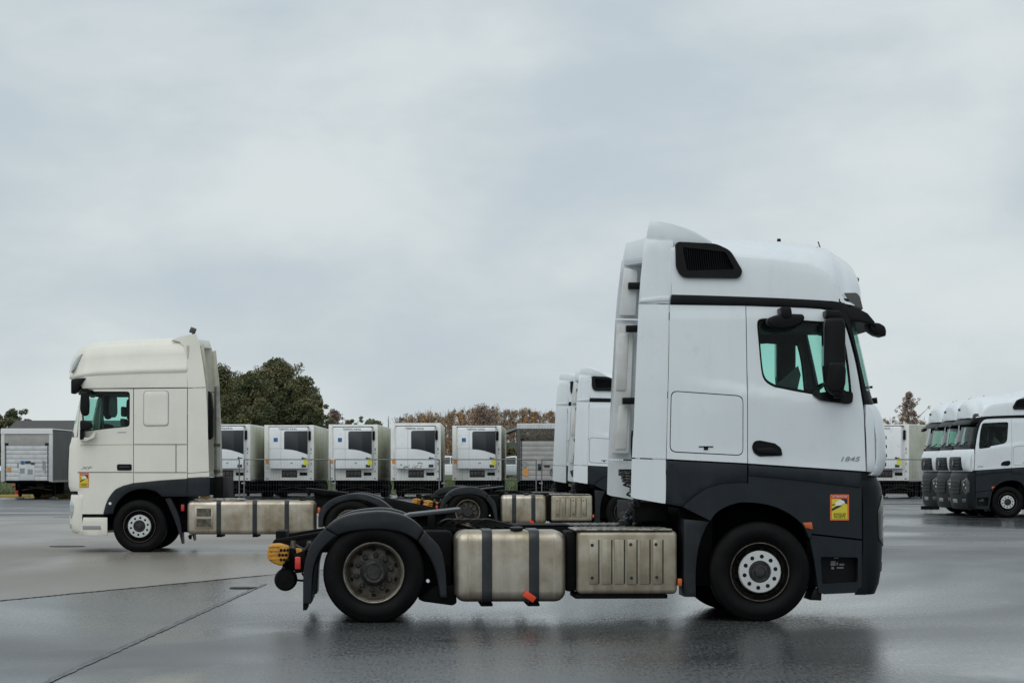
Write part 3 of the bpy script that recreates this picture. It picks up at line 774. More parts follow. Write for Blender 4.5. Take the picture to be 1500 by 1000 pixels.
    for k in range(4):
        z = gz0+0.05+k*(gz1-gz0-0.06)/4
        fplate('grille_slat', [(-0.66, z), (0.66, z), (0.65, z+0.035), (-0.65, z+0.035)], 'grey_plastic', thick=-0.015, out=0.035, par=gr)
    fu = cab.f((gz0+gz1)/2)
    sm = MB().lathe([(0.135, 0.0), (0.135, 0.02), (0.118, 0.02), (0.118, 0.0)], 40, closed=True)
    for k in range(3):
        t = math.pi/2+k*2*math.pi/3
        c, s_ = math.cos(t), math.sin(t)
        sm.add([(0.125*c, 0.012, 0.125*s_), (-0.03*s_, 0.012, 0.03*c), (0.03*s_, 0.012, -0.03*c), (0, -0.006, 0)], [(0, 1, 3), (0, 3, 2), (1, 2, 3), (0, 2, 1)])
    so = sm.obj('front_emblem', 'chrome', root); so.location = (fu+0.055, 0, (gz0+gz1)/2); so.rotation_euler = (0, 0, R(90))
    lz1, lz0 = zg(732), zg(800)
    lg = fplate('lower_grille', fillet([(-0.62, lz1), (0.62, lz1), (0.5, lz0), (-0.5, lz0)], 0.05), 'black_plastic', out=0.012)
    for k in range(3):
        z = lz0+0.06+k*0.11
        fplate('grille_slat', [(-0.56, z), (0.56, z), (0.56, z+0.03), (-0.56, z+0.03)], 'grey_plastic', thick=-0.012, out=0.025, par=lg)
    fplate('number_plate', [(-0.26, zg(838)), (0.26, zg(838)), (0.26, zg(821)), (-0.26, zg(821))], 'label_grey', out=0.014, bevel=0.002)
    for sg in (-1, 1):
        hp = fillet([(sg*0.70, zg(742)), (sg*1.10, zg(722)), (sg*1.19, zg(745)), (sg*1.18, zg(790)), (sg*1.02, zg(800)), (sg*0.80, zg(778))], 0.05)
        hl = fplate('headlight', hp if sg > 0 else hp[::-1], 'smoked_lens', out=0.01, grid=0.06)
        for (w0, y0, r0) in ((0.88, 755, 0.045), (1.02, 770, 0.035)):
            p = cab.front(sg*w0, zg(y0), 0.0)
            MB().lathe([(0.0, -0.02), (r0*0.7, -0.018), (r0, -0.012), (r0, 0.01)], 20).obj('lamp_lens', 'clear_lens', hl).location = p
            hl.children[-1].rotation_euler = (0, 0, R(90)+sg*R(20))
        fp = fillet([(sg*0.75, zg(835)), (sg*1.0, zg(835)), (sg*1.0, zg(820)), (sg*0.75, zg(820))], 0.02)
        fplate('fog_lamp', fp if sg > 0 else fp[::-1], 'smoked_lens', out=0.012, grid=0.06)
        # wipers
    for w0 in (-0.5, 0.25):
        p0 = cab.front(w0, zg(580), -0.02); p1 = cab.front(w0+0.55, zg(560), -0.02)
        MB().tube([p0, p1], 0.012, 6).obj('wiper', 'seal_black', root)
    # little sensor horns at the screen's foot
    for (x, y, r_) in ((1281, 566, 0.012), (1288, 586, 0.03)):
        u, z = a(x, y); MB().cyl((u-0.02, -0.85, z), (u+0.06, -0.87, z+0.01), r_).obj('washer_jet', 'seal_black', root)
    # ---- roof
    base_t = sorted(P([(985, 431), (1040, 432.5), (1090, 434), (1150, 436.5), (1205, 439.5), (1236, 443), (1256, 446)]))
    crease = sorted(P([(985, 362), (1071, 372), (1125, 376.5), (1180, 384), (1205, 393), (1224, 409), (1233, 428), (1240, 440), (1256, 444)], -1.15))
    top = sorted(curve(P([(985, 352), (1046, 354), (1084, 355), (1148, 357.6), (1199, 365.6), (1228, 381.6), (1243, 399), (1251, 420), (1255, 440)], -0.1), 3))
    rings = []
    u0r, u1r = a(985, 400)[0], a(1254, 430, -0.5)[0]
    NS = 46
    for k in range(NS+1):
        t = k/NS; u = u0r+(u1r-u0r)*(1-(1-t)**1.6)
        zb = interp(base_t, u); zt = max(interp(top, u), zb+0.004); zc = min(max(interp(crease, u), zb+0.002), zt-0.001)
        q = max(0.0, (u-(u1r-0.42))/0.42); inset = 0.42*(1-math.sqrt(max(0, 1-q*q)))
        Wb = interp(W, zb)-0.005-inset; h = zt-zc
        half = [(Wb, zb), (Wb-0.006, zb+(zc-zb)*0.33), (Wb-0.018, zb+(zc-zb)*0.66), (Wb-0.032, zb+(zc-zb)*0.93), (Wb-0.045, zc), (Wb-0.075, zc+h*0.10), (Wb*0.88, zc+h*0.38), (Wb*0.74, zc+h*0.66), (Wb*0.55, zc+h*0.86), (Wb*0.3, zc+h*0.97), (0, zt)]
        rings.append([(u, -w, z) for w, z in half] + [(u, w, z) for w, z in reversed(half[:-1])])
    MB().sweep(rings).obj('roof', 'white_paint', root, angle=50)
    for (x, w) in ((1141, -0.35),):
        u, z = a(x, 357, w); MB().cyl((u, w, z-0.02), (u, w, z+0.05), 0.025, 0.018).obj('roof_sensor', 'black_plastic', root)
    u, z = a(1204, 367, -0.5); MB().tube([(u, -0.5, z-0.02), (u-0.04, -0.5, z+0.09)], 0.006, 6).obj('aerial', 'black_plastic', root)
    u, z = a(1249, 411, -0.5); MB().obox((u, -0.45, z), (0.05, 0, -0.02), (0, 0.12, 0), (0.01, 0, 0.04)).obj('roof_lamp', 'smoked_lens', root, 0.015)
    # top spoiler: side fins with the middle set forward
    sp = P([(948, 347), (952.8, 321.5), (970, 322), (988, 326), (1005, 331), (1020, 337.5), (1045, 352), (1046, 358), (1040, 362), (950, 358)])
    um = max(p[0] for p in sp); rings = []
    for k in range(25):
        w = -1.13+2.26*k/24; s_ = 0.55*(1-(abs(w)/1.13)**2.2); cr = 0.05*(1-(w/1.13)**2)
        e_ = 1.0 if 0 < k < 24 else 0.98
        rings.append([(u+(um-u)*s_*0.9, w, z+(cr if z > sp[-1][1]+0.1 else 0)) for u, z in sp])
    MB().sweep(rings).obj('roof_spoiler', 'white_paint', root, 0.006, angle=40)
    # rear wall
    def back(w, z, d): return (u_back+0.08+d, w, z)
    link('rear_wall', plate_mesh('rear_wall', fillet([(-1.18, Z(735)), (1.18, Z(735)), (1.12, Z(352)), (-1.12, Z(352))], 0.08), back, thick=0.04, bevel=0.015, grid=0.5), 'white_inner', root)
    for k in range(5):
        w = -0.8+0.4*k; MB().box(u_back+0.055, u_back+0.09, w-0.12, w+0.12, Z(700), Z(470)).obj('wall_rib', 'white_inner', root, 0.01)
    # ---- sun visor, corner lamps, front mirror
    vp = P([(1243, 461), (1250, 447), (1272, 450), (1287, 458), (1297, 470), (1299, 478), (1290, 474), (1276, 470), (1247, 470)])
    rings = []
    for k in range(21):
        w = -1.16+2.32*k/20; bend = 0.16*(abs(w)/1.16)**3
        rings.append([(u-bend*0.55 if u > U(1246) else u, w, z) for u, z in vp])
    MB().sweep(rings).obj('sun_visor', 'black_plastic', root, 0.008)
    MB().prism(fillet(P([(1277, 471), (1292, 472), (1300, 477), (1302, 484), (1301, 492), (1289, 489), (1280, 483)]), 0.02), -1.14, -0.86).obj('front_mirror', 'black_plastic', root, 0.012)
    for sg in (-1, 1):
        MB().prism(fillet(P([(1238, 427), (1260, 426.5), (1265, 432), (1270, 452), (1246, 447)]), 0.02), sg*1.08, sg*0.55).obj('corner_lamp', 'smoked_lens', root, 0.012)
    # ---- inside of the cab
    it = lambda n, m, mat='interior', b=0.02: m.obj(n, mat, root, b)
    it('cab_floor', MB().box(u_back+0.1, U(1280), -1.17, 1.17, Z(705), Z(690)))
    it('headlining', MB().box(u_back+0.1, U(1244), -1.12, 1.12, Z(470), Z(446)))
    it('rear_lining', MB().box(u_back+0.13, u_back+0.16, -1.15, 1.15, Z(690), Z(450)))
    db = P([(1236, 588), (1250, 574), (1266, 580), (1280, 592), (1276, 690), (1236, 690)])
    it('dashboard', MB().prism(db, -1.12, 1.12))
    for w0 in (-0.62, 0.62):
        so = it('seat', MB().prism(fillet(P([(1095, 640), (1157, 634), (1161, 652), (1095, 660)]), 0.05), w0-0.26, w0+0.26), 'seat_fabric', 0.04)
        MB().prism(fillet(P([(1085, 640), (1099, 646), (1108, 560), (1106, 545), (1096, 545), (1091, 565)]), 0.05), w0-0.25, w0+0.25).obj('backrest', 'seat_fabric', so, 0.05)
        MB().prism(fillet(P([(1095, 541), (1106, 542), (1108, 510), (1098, 508)]), 0.04), w0-0.14, w0+0.14).obj('headrest', 'seat_fabric', so, 0.04)
        MB().box(U(1097), U(1150), w0-0.2, w0+0.2, Z(692), Z(655)).obj('seat_base', 'interior', so)
    wh = MB()
    c0 = Vector((U(1228), 0.62, Z(572))); ax = Vector((-0.55, 0, 0.83)); bx = Vector((0, 1, 0)); cx = ax.cross(bx)
    wh.tube([c0+(bx*math.cos(t)+cx*math.sin(t))*0.24 for t in [2*math.pi*k/28 for k in range(29)]], 0.018, 8)
    wh.tube([c0-bx*0.22, c0+bx*0.22], 0.016, 6); wh.tube([c0, c0-ax*0.25], 0.03, 8)
    wh.obj('steering_wheel', 'interior', root)
    for sg in (-1, 1):
        # gathered curtain beside each door and the dark tapering door trim low in the window
        m = MB(); N = 26
        m.grid([[(U(1098)+0.11*k/N+0.0, sg*(1.09+0.02*math.sin(k*1.5)), z) for k in range(N+1)] for z in (Z(590), Z(520), Z(462))])
        m.obj('curtain', 'curtain_cloth', root)
        MB().prism(P([(1136, 566), (1172, 535), (1176, 548), (1170, 575), (1160, 573)]), sg*1.11, sg*1.14).obj('door_trim', 'interior', root)
        MB().prism(P([(1110, 462), (1232, 470), (1230, 488), (1180, 484), (1112, 489)]), sg*1.06, sg*1.10).obj('blind_roll', 'interior', root)
    # ---- chassis
    ch = lambda n, m, mat='chassis_black', b=0.008: m.obj(n, mat, root, b)
    zf1, zf0 = Z(774), Z(812)
    for sg in (-1, 1):
        ch('frame_rail', MB().prism([(U(398), Z(795)), (U(470), Z(782)), (U(640), zf1), (U(1240), zf1), (U(1240), zf0), (U(640), zf0), (U(470), Z(812)), (U(398), Z(808))], sg*0.36, sg*0.43))
    for x in (405, 480, 615, 655, 740, 835, 930, 1010):
        ch('cross_member', MB().box(U(x)-0.05, U(x)+0.05, -0.38, 0.38, zf0+0.03, zf1-0.04))
    ch('rear_axle', MB().cyl((U(547), -0.9, 0.49), (U(547), 0.9, 0.49), 0.09, seg=14).lathe([(0.0, -0.2), (0.16, -0.19), (0.22, -0.08), (0.22, 0.08), (0.16, 0.19), (0, 0.2)], 20, (U(547), 0, 0.49)), b=0)
    ch('front_axle', MB().box(U(1112)-0.06, U(1112)+0.06, -0.95, 0.95, 0.36, 0.46))
    ch('drive_shaft', MB().cyl((U(600), 0, 0.55), (U(1000), 0, 0.7), 0.06), b=0)
    ch('gearbox', MB().box(U(930), U(1060), -0.32, 0.32, 0.55, 1.05).box(U(1050), U(1240), -0.42, 0.42, 0.5, 1.3), b=0.04)
    ch('wheel_well', MB().box(U(1000), U(1050), -0.95, 0.95, Z(860), Z(745)).box(U(1188), U(1262), -1.02, 1.02, Z(862), Z(735)).box(U(1005), U(1262), -1.15, 1.15, Z(736), Z(706)))
    for x in (700, 930):
        ch('suspension_bag', MB().lathe([(0.0, -0.13), (0.11, -0.13), (0.14, -0.06), (0.11, 0), (0.14, 0.06), (0.11, 0.13), (0, 0.13)], 16, (U(615), 0.5 if x > 800 else -0.5, 0.62)), b=0)
    ch('air_tank', MB().lathe([(0.0, -0.4), (0.10, -0.39), (0.13, -0.34), (0.13, 0.34), (0.10, 0.39), (0, 0.4)], 18, (U(645), -0.5, 0.33)), b=0)
    for sg in (-1, 1): ch('air_reservoir', MB().box(U(606), U(664), sg*0.45, sg*0.98, 0.24, 0.88), b=0.05)
    ch('battery_box', MB().prism(fillet(P([(612, 878), (640, 858), (668, 858), (670, 884), (664, 888), (620, 882)]), 0.02), -1.08, 1.08))
    # fifth wheel
    fw = MB().prism(fillet(P([(588, 757), (600, 752.5), (676, 744.5), (677, 747.5), (668, 750), (602, 757.5)], -0.48), 0.004), -0.48, 0.48)
    fo = ch('coupling_plate', fw, 'strap_metal')
    MB().prism(P([(600, 759), (664, 751), (668, 776), (606, 780)], -0.40), -0.40, 0.40).obj('coupling_pedestal', 'chassis_black', fo, 0.01)
    MB().box(U(575), U(672), -0.46, 0.46, Z(782), Z(773)).obj('mounting_plate', 'chassis_black', fo, 0.006)
    for (x0, x1, y0, y1, w0, w1) in ((600, 612, 760, 780, -0.46, -0.2), (628, 640, 756, 778, -0.5, -0.44), (655, 668, 752, 776, -0.46, -0.1), (672, 690, 768, 780, -0.40, -0.1), (700, 720, 766, 778, -0.38, -0.05)):
        MB().box(U(x0), U(x1), w0, w1, Z(y1), Z(y0)).obj('coupling_bracket', 'chassis_black', fo, 0.012)
    for k in range(5):
        u, z = a(640+14*k, 768); MB().tube(curve([(u, -0.44, z-0.03), (u+0.12, -0.47, z+0.035), (u+0.3, -0.45, z+0.0), (u+0.5, -0.44, z-0.05)], 5), 0.012, 6).obj('air_line', 'hose_black', fo)
    u, z = a(672, 762); m = MB()
    for k in range(2): m.tube([(u-0.05, -0.40, z-0.02*k), (u+0.12, -0.46, z-0.05-0.02*k), (u+0.2, -0.42, z-0.1)], 0.012, 6)
    m.obj('release_lever', 'rim_steel', fo)
    # catwalk and pipes on the frame between tank and cab
    ch('frame_cover', MB().box(U(640), U(846), -0.42, 0.42, zf1+0.004, zf1+0.02))
    for sg in (-1, 1):
        tx0, tx1, tz0, tz1 = U(666), U(829.5), Z(880.5), Z(776.5)
        tk = MB().box(tx0, tx1, sg*1.235, sg*0.52, tz0, tz1).obj('fuel_tank', 'tank_metal', root, 0.105, 6, 60)
        for x in (685.5, 812):
            u = U(x); prof = fillet([(sg*1.2365, tz0-0.0015), (sg*1.2365, tz1+0.0015), (sg*0.5185, tz1+0.0015), (sg*0.5185, tz0-0.0015)], 0.105, 6)
            MB().prismx(prof, u-0.004, u+0.004).obj('weld_seam', 'tank_metal', tk)
        for x in (713.5, 782.5):
            u = U(x); po = fillet([(sg*1.25, tz0-0.012), (sg*1.25, tz1+0.012), (sg*0.50, tz1+0.012), (sg*0.50, tz0-0.012)], 0.12, 6)
            MB().prismx(po, u-0.049, u+0.049).obj('tank_strap', 'strap_metal', root, 0.004)
            MB().box(u-0.06, u+0.06, sg*1.16, sg*0.5, tz0-0.045, tz0-0.013).obj('tank_bracket', 'chassis_black', root, 0.01)
        u, z = a(757.5, 778)
        MB().cyl((u, sg*1.10, z-0.05), (u, sg*1.11, z+0.015), 0.045, seg=18).cyl((u, sg*1.11, z+0.012), (u, sg*1.113, z+0.038), 0.066, 0.062, seg=18).obj('tank_cap', 'black_plastic', tk, 0.004)
        u, z = a(775.5, 873)
        MB().obox((u, sg*1.262, z), (0.05, 0, -0.035), (0, 0.008, 0), (0.018, 0, 0.026)).obj('ratchet_tag', 'red_strap', root, 0.004)
        # exhaust box
        bx0, bx1, bz0, bz1 = U(846), U(992.5), Z(869.5), Z(777)
        bo = MB().box(bx0, bx1, sg*1.235, sg*0.50, bz0, bz1).obj('exhaust_box', 'box_metal', root, 0.045, 4, 50)
        for x in (868, 887, 905.5, 924, 943, 962):
            MB().box(U(x-5.2), U(x+8.6), sg*1.245, sg*1.2, Z(855), Z(789.5)).obj('raised_panel', 'box_metal', bo, 0.007)
            MB().box(U(x+8.9), U(x+10.1), sg*1.2385, sg*1.2, Z(854), Z(790)).obj('panel_slot', 'seal_black', bo)
        for x, y in ((867.5, 798), (924, 797), (961, 797), (867.5, 846), (925, 846), (962, 845)):
            u, z = a(x, y); MB().cyl((u, sg*1.24, z), (u, sg*1.252, z), 0.018, 0.014, seg=12).obj('bolt', 'hub_dark', bo)
        MB().box(U(841), U(985), sg*1.238, sg*0.45, Z(777)+0.002, Z(777)+0.02).obj('tread_plate', 'tread_metal', root, 0.006)
        m = MB()
        for i in range(18):
            for j in range(8):
                u = U(852)+i*0.048; w = 0.52+j*0.082+(0.04 if i % 2 else 0)
                if w < 1.17: m.obox((u, sg*w, Z(777)+0.022), (0.014, 0.006 if (i+j) % 2 else -0.006, 0), (0.004, 0.012, 0), (0, 0, 0.006))
        o = m.obj('tread_studs', 'bare_metal', root); o['kind'] = 'stuff'
        MB().box(bx0-0.02, bx1-0.09, sg*1.19, sg*0.55, bz0-0.045, bz0-0.003).obj('box_tray', 'chassis_black', root, 0.008)
        MB().box(U(830.5), U(845.5), sg*1.12, sg*0.5, Z(866), Z(778)).obj('pump_unit', 'chassis_black', root, 0.02)
        u, z = a(996, 852.5); MB().box(u-0.02, u+0.02, sg*1.25, sg*1.2, z-0.036, z+0.036).obj('side_marker', 'amber_lens', root, 0.006)
        # rear mudguard in three pieces
        outer = curve(P([(444, 884), (444, 850), (446, 826), (453, 802), (466, 783), (486, 765), (510, 754), (540, 749.5), (566, 749), (592, 755), (612, 767), (630, 786), (645, 803), (652, 830), (655, 876)]), 4)
        inner_ = curve(P([(456, 884), (457, 850), (460, 828), (470, 806), (488, 788), (500, 782), (516, 778), (540, 775.5), (562, 775.5), (586, 779), (604, 787), (618, 800), (632, 822), (640, 845), (645, 876)]), 4)
        N = len(outer); c1, c2 = 18, 42
        for (i0, i1, nm, o_) in ((0, c1+1, 'mudguard_rear', 0.0), (c1, c2+1, 'mudguard_top', 0.012), (c2, N, 'mudguard_front', 0.0)):
            pp = band(outer[i0:i1], inner_[i0:i1])
            MB().prism(pp, sg*(1.25+o_), sg*0.58).obj(nm, 'fender_plastic', root, 0.022, 3, 40)
        MB().prism(P([(443.5, 874), (453, 874), (449, 893.5), (443.5, 894)]), sg*1.20, sg*0.62).obj('mud_flap', 'rubber', root)
        # tail: lamp, lamp carrier
        MB().prism(P([(430, 812), (446, 806), (450, 838), (431, 840)]), sg*1.15, sg*0.55).obj('lamp_carrier', 'chassis_black', root, 0.01)
        u, z = a(436, 824.5); MB().box(u-0.028, u+0.028, sg*1.22, sg*1.02, z-0.06, z+0.06).obj('tail_lamp', 'red_lens', root, 0.01)
    # tail end: connector guards, canister, beam, white valve
    for sg in (-1, 1): ch('tail_beam', MB().prism(P([(396, 796), (400, 791), (470, 780), (470, 786), (402, 799)]), sg*0.92, sg*0.84))
    ch('tail_crossbar', MB().box(U(402), U(412), -0.9, 0.9, Z(806), Z(797)))
    ch('tail_bracket', MB().prism(P([(410, 800), (432, 806), (432, 838), (412, 832)]), -1.0, -0.4))
    ug, zg_ = a(406, 812)
    m = MB().prism(fillet(P([(390, 806), (395, 797), (409, 796), (423, 801), (421, 819), (412, 830), (398, 825), (391, 819)]), 0.03), -1.14, -0.86)
    go = m.obj('connector_guard', 'coupling_yellow', root, 0.02)
    for k in range(3):
        for j in range(3):
            u, z = a(411+5*k-(j % 2)*2.5, 806+7*j); MB().cyl((u, -1.12, z), (u, -1.146, z), 0.016, seg=6).obj('guard_opening', 'seal_black', go)
    for k in range(4):
        z = a(395, 801+6*k)[1]; MB().box(ug-0.09, ug+0.02, -1.146, -0.87, z-0.006, z+0.006).obj('guard_rib', 'coupling_yellow', go, 0.003)
    MB().prism(fillet(P([(432, 803), (442, 805), (440, 815), (434, 813)]), 0.01), -1.1, -0.95).obj('connector', 'coupling_yellow', root, 0.008)
    u, z = a(417, 850)
    can = MB(); can.add(*(lambda b: (b.v, b.f))(MB().lathe([(0.0, -0.02), (0.09, -0.012), (0.108, 0.02), (0.11, 0.18), (0.095, 0.22), (0.0, 0.23)], 26, (u, -1.10, z))))
    can.obj('brake_canister', 'chassis_black', root, angle=40)
    MB().tube([(u+0.08, -1.06, z), (u+0.16, -1.04, z-0.01), (u+0.22, -1.0, z)], 0.012, 6).obj('pipe', 'hose_black', root)
    # fittings and lines at the tail
    for (x0, y0, x1, y1, w0, r_) in ((422, 804, 452, 797, -0.95, 0.012), (420, 812, 446, 806, -0.9, 0.010), (412, 832, 432, 842, -1.02, 0.012), (428, 800, 470, 790, -0.7, 0.014), (440, 842, 456, 836, -0.8, 0.010)):
        (ua, za), (ub2, zb2) = a(x0, y0), a(x1, y1)
        MB().tube(curve([(ua, w0, za), ((ua+ub2)/2, w0-0.03, min(za, zb2)-0.05), (ub2, w0+0.02, zb2)], 5), r_, 6).obj('pipe', 'hose_black', root)
    for (x, y, w0, r_, h_) in ((428, 798, -0.98, 0.03, 0.07), (452, 800, -0.9, 0.035, 0.09), (424, 838, -0.95, 0.03, 0.06)):
        u, z = a(x, y); MB().cyl((u, w0, z-h_/2), (u, w0, z+h_/2), r_, r_*0.8, seg=12).obj('air_valve', 'rim_steel', root)
    u, z = a(627, 851); MB().lathe([(0.0, -0.03), (0.012, -0.03), (0.02, 0.03), (0.0, 0.03)], 10, (u, -1.22, z)).obj('valve_cap', 'sticker_white', root)
    # coiled air lines behind the cab
    for (x0, w0, col, rr) in ((924, -0.55, 'hose_black', 0.035), (930, -0.75, 'hose_black', 0.04), (944, -0.4, 'hose_black', 0.035), (938, -0.9, 'hose_black', 0.03)):
        pts = []
        for k in range(150):
            t = k/149; ang = k*(0.55+0.25*math.sin(k*0.05+x0))
            pts.append((U(x0)+0.16*math.sin(t*2.6+x0)*t+rr*math.cos(ang), w0+rr*math.sin(ang), Z(690)-(Z(690)-Z(772)-0.02)*t))
        MB().tube(pts, 0.010, 5).obj('air_hose', col, root)
    for (col, w0, o_) in (('hose_blue', -0.6, 0.0), ('hose_red', -0.7, 0.14)):
        u, z = U(940), Z(700)
        MB().tube(curve([(u+0.1, w0, z), (u-0.02+o_, w0, z-0.25), (u-0.1+o_*1.5, w0-0.1, z-0.40), (u+0.2, w0-0.05, z-0.30)], 6), 0.012, 6).obj('air_hose', col, root)
    ch('hose_console', MB().box(U(935), U(985), -0.9, 0.9, Z(765), Z(735)), b=0.02)
    MB().tube(curve([(U(940), -1.0, Z(742)), (U(930), -1.05, Z(660)), (U(931), -1.05, Z(630))], 6), 0.02, 8).obj('grab_rail', 'black_plastic', root)
    # ---- wheels
    zw = 0.480
    for sg in (-1, 1):
        wheel('front', root, U(1113.5), sg*1.235, zw, sg, steer=R(-4))
        wheel('rear', root, U(547.5), sg*1.235, zw, sg)
        wheel('rear', root, U(547.5), sg*0.905, zw, sg, inner=True)
# ------------------------------------------------------------------ the cream tractor
FD = Frame(514, 42.0, 0.0, 1.25, R(181.5))
def build_cream_tractor(root):
    a = FD.at; P = FD.poly
    Fpx = [(120, 517), (106, 547), (104, 556), (113.5, 578), (107, 606), (101, 637), (99.5, 646), (97.2, 653), (96, 674), (95.4, 700), (96, 712), (98.5, 719), (99.5, 724), (98, 741), (97.5, 766), (99, 776), (103, 780)]
    F = sorted([(z, u) for u, z in (a(x, y, 0.75) for x, y in Fpx)])
    W = [(0.3, 1.23), (0.7, 1.25), (2.2, 1.25), (3.0, 1.22), (4.0, 1.12)]
    cab = Cab(F, W, 0.26, 0.10)
    Z = lambda y: a(200, y)[1]
    U = lambda x: a(x, 688)[0]
    win = fillet(P([(121.5, 573), (190, 573), (190, 624.5), (160, 627.5), (122.5, 632), (119.5, 610)]), 0.06)
    door = P([(118.5, 569.6), (194.9, 569.4), (195.2, 707), (180, 711), (168, 717), (158, 731), (152, 752.5), (119.5, 752.5), (113.5, 720), (112.6, 690), (112.6, 650), (115, 610)])
    panel = P([(196, 569.4), (273.8, 568.4), (274, 700.5), (235, 703), (196, 707)])
    arch_out = curve(P([(151, 753.5), (156.6, 734), (167.4, 718), (180, 711.5), (196, 707.8), (222, 704.5), (250, 702), (274, 700.6)]), 4)
    arch_in = curve(P([(165.6, 752), (171, 737), (187, 721.5), (207, 715.8), (227, 719), (237.6, 727)]), 4)
    skirt = arch_out + P([(274, 727), (237.6, 727)]) + list(reversed(arch_in))[1:]
    band_low = P([(110, 553), (140, 550), (200, 546), (269, 541), (273.2, 541), (274.2, 567), (119.5, 568.4)])
    fair = P([(275, 568.6), (301.5, 567.8), (304, 620), (306, 690), (275, 692.4)])
    fair_up = P([(250, 497), (268.5, 491), (286, 488), (291.5, 503), (297, 535), (301.3, 566.6), (274.8, 567.4), (272.6, 535), (268.5, 507), (262, 500)])
    fair_low = P([(275, 700.4), (307, 698.4), (307, 726.4), (275, 727)])
    fair_w = P([(275, 693.4), (306, 691.2), (306.5, 697.4), (275, 699.4)])
    for sg in (-1, 1):
        sd = cab.side(sg)
        add = lambda n, p, m, **k: link(n, plate_mesh(n, p, sd, **k), m, root)
        d = add('door', door, 'cream_paint', holes=[win], thick=0.035)
        pn = add('side_panel', panel, 'cream_paint', thick=0.035)
        link('blank_window_groove', plate_mesh('blank_window_groove', fillet(P([(209.8, 571.8), (247.2, 571.3), (247.2, 623.7), (209.8, 624.2)]), 0.07), sd, thick=0.0, out=0.004, bevel=0), 'board_grey', pn)
        link('blank_window', plate_mesh('blank_window', fillet(P([(211, 573), (246, 572.5), (246, 622.5), (211, 623)]), 0.06), sd, thick=0.0, out=0.016, bevel=0.012), 'cream_paint', pn)
        for y in (650.2, 691.2):
            MB().prism(P([(196.5, y), (273.5, y), (273.5, y+0.9), (196.5, y+0.9)]), sg*1.2535, sg*1.24).obj('panel_seam', 'seal_black', pn)
        MB().prism(P([(257.3, 650), (258.3, 650), (258.3, 691), (257.3, 691)]), sg*1.2535, sg*1.24).obj('panel_seam', 'seal_black', pn)
        MB().prism(P([(114, 691.0), (194.5, 691.0), (194.5, 691.9), (114, 691.9)]), sg*1.2535, sg*1.24).obj('door_seam', 'seal_black', d)
        MB().prism(P([(118, 651), (194.5, 650), (194.5, 651), (118, 652)]), sg*1.2535, sg*1.24).obj('door_crease', 'cream_inner', d)
        add('wheel_arch', skirt, 'grey_plastic', thick=0.12, out=0.02, bevel=0.012)
        add('roof_side', band_low, 'cream_paint', thick=0.04)
        add('side_fairing', fair, 'cream_paint', thick=0.025)
        add('upper_fairing', fair_up, 'cream_paint', thick=0.03, out=0.004)
        add('fairing_band', fair_w, 'cream_paint', thick=0.025)
        add('lower_fairing', fair_low, 'grey_plastic', thick=0.025)
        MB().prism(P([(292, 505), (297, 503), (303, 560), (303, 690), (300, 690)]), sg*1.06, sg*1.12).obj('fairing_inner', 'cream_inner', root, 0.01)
        wc = (sum(p[0] for p in win)/len(win), sum(p[1] for p in win)/len(win))
        ins = [(wc[0]+(p[0]-wc[0])*0.94, wc[1]+(p[1]-wc[1])*0.93) for p in win]
        link('window_frame', plate_mesh('window_frame', win, sd, holes=[ins], thick=0.02, out=-0.005, bevel=0), 'seal_black', d)
        link('window', plate_mesh('window', ins, sd, thick=0.016, out=-0.012, bevel=0), 'cab_glass', d)
        hd = fillet(P([(171.5, 679.5), (193, 679.5), (193, 688.6), (171.5, 688.6)]), 0.03)
        link('door_handle', plate_mesh('door_handle', hd, sd, thick=0.0, out=0.012, bevel=0.006, grid=0.05), 'black_plastic', d)
        MB().prism(P([(175, 682.5), (190, 682.5), (190, 685), (175, 685)]), sg*1.25, sg*1.28).obj('handle_grip', 'strap_metal', d, 0.004)
        u, z = a(126, 685)
        text_obj('model_badge', 'XF', 0.07, 'chrome', d, (u, sg*1.253, z), width=0.2, rot=(R(90), 0, 0 if sg < 0 else math.pi), extrude=0.003, shear=0.3)
        MB().prism(P([(172.5, 632.5), (185, 632.3), (185, 633.6), (172.5, 633.8)]), sg*1.252, sg*1.24).obj('trim_badge', 'label_grey', d)
        if sg > 0:
            u0, z0 = a(116.6, 713.5); u1, z1 = a(130, 692.3)
            blind_spot_sticker(root, (u0, z0), (u1-u0, z1-z0), sg, 1.253)
        big = [(wc[0]+(p[0]-wc[0])*1.02, wc[1]+(p[1]-wc[1])*1.03) for p in win]
        lin = P([(121, 566), (276, 566), (276, 700), (114, 700), (114, 650), (117, 610)])
        def deep(u, z, dd, sg=sg): return (u, sg*(cab.w(z)-dd), z)
        link('cab_lining', plate_mesh('cab_lining', lin, deep, holes=[big], thick=0.075, out=-0.06, bevel=0, grid=0.25), 'interior', root)
        # mirrors
        mo = MB().prism(fillet(P([(121, 574), (131, 573), (133, 590), (132, 608), (123, 610), (119.5, 600)]), 0.06), sg*1.32, sg*1.48).obj('side_mirror', 'black_plastic', root, 0.03, 3)
        MB().prism(fillet(P([(120, 615), (136, 618), (138, 627), (130, 631), (120, 630)]), 0.05), sg*1.32, sg*1.50).obj('mirror_lower_pod', 'black_plastic', mo, 0.03, 3)
        MB().prism(fillet(P([(120, 569), (137, 571), (136, 575), (122, 575)]), 0.02), sg*1.2, sg*1.42).obj('mirror_bracket', 'black_plastic', mo, 0.01)
        MB().prism(fillet(P([(119, 628), (124, 628), (125, 643), (119, 644)]), 0.02), sg*1.24, sg*1.42).obj('mirror_arm', 'black_plastic', mo, 0.01)
        MB().prism(fillet(P([(118, 640), (132, 641), (138, 634), (142, 632), (140, 641), (128, 646), (118, 645)]), 0.02), sg*1.24, sg*1.40).obj('mirror_foot', 'cream_paint', mo, 0.012)
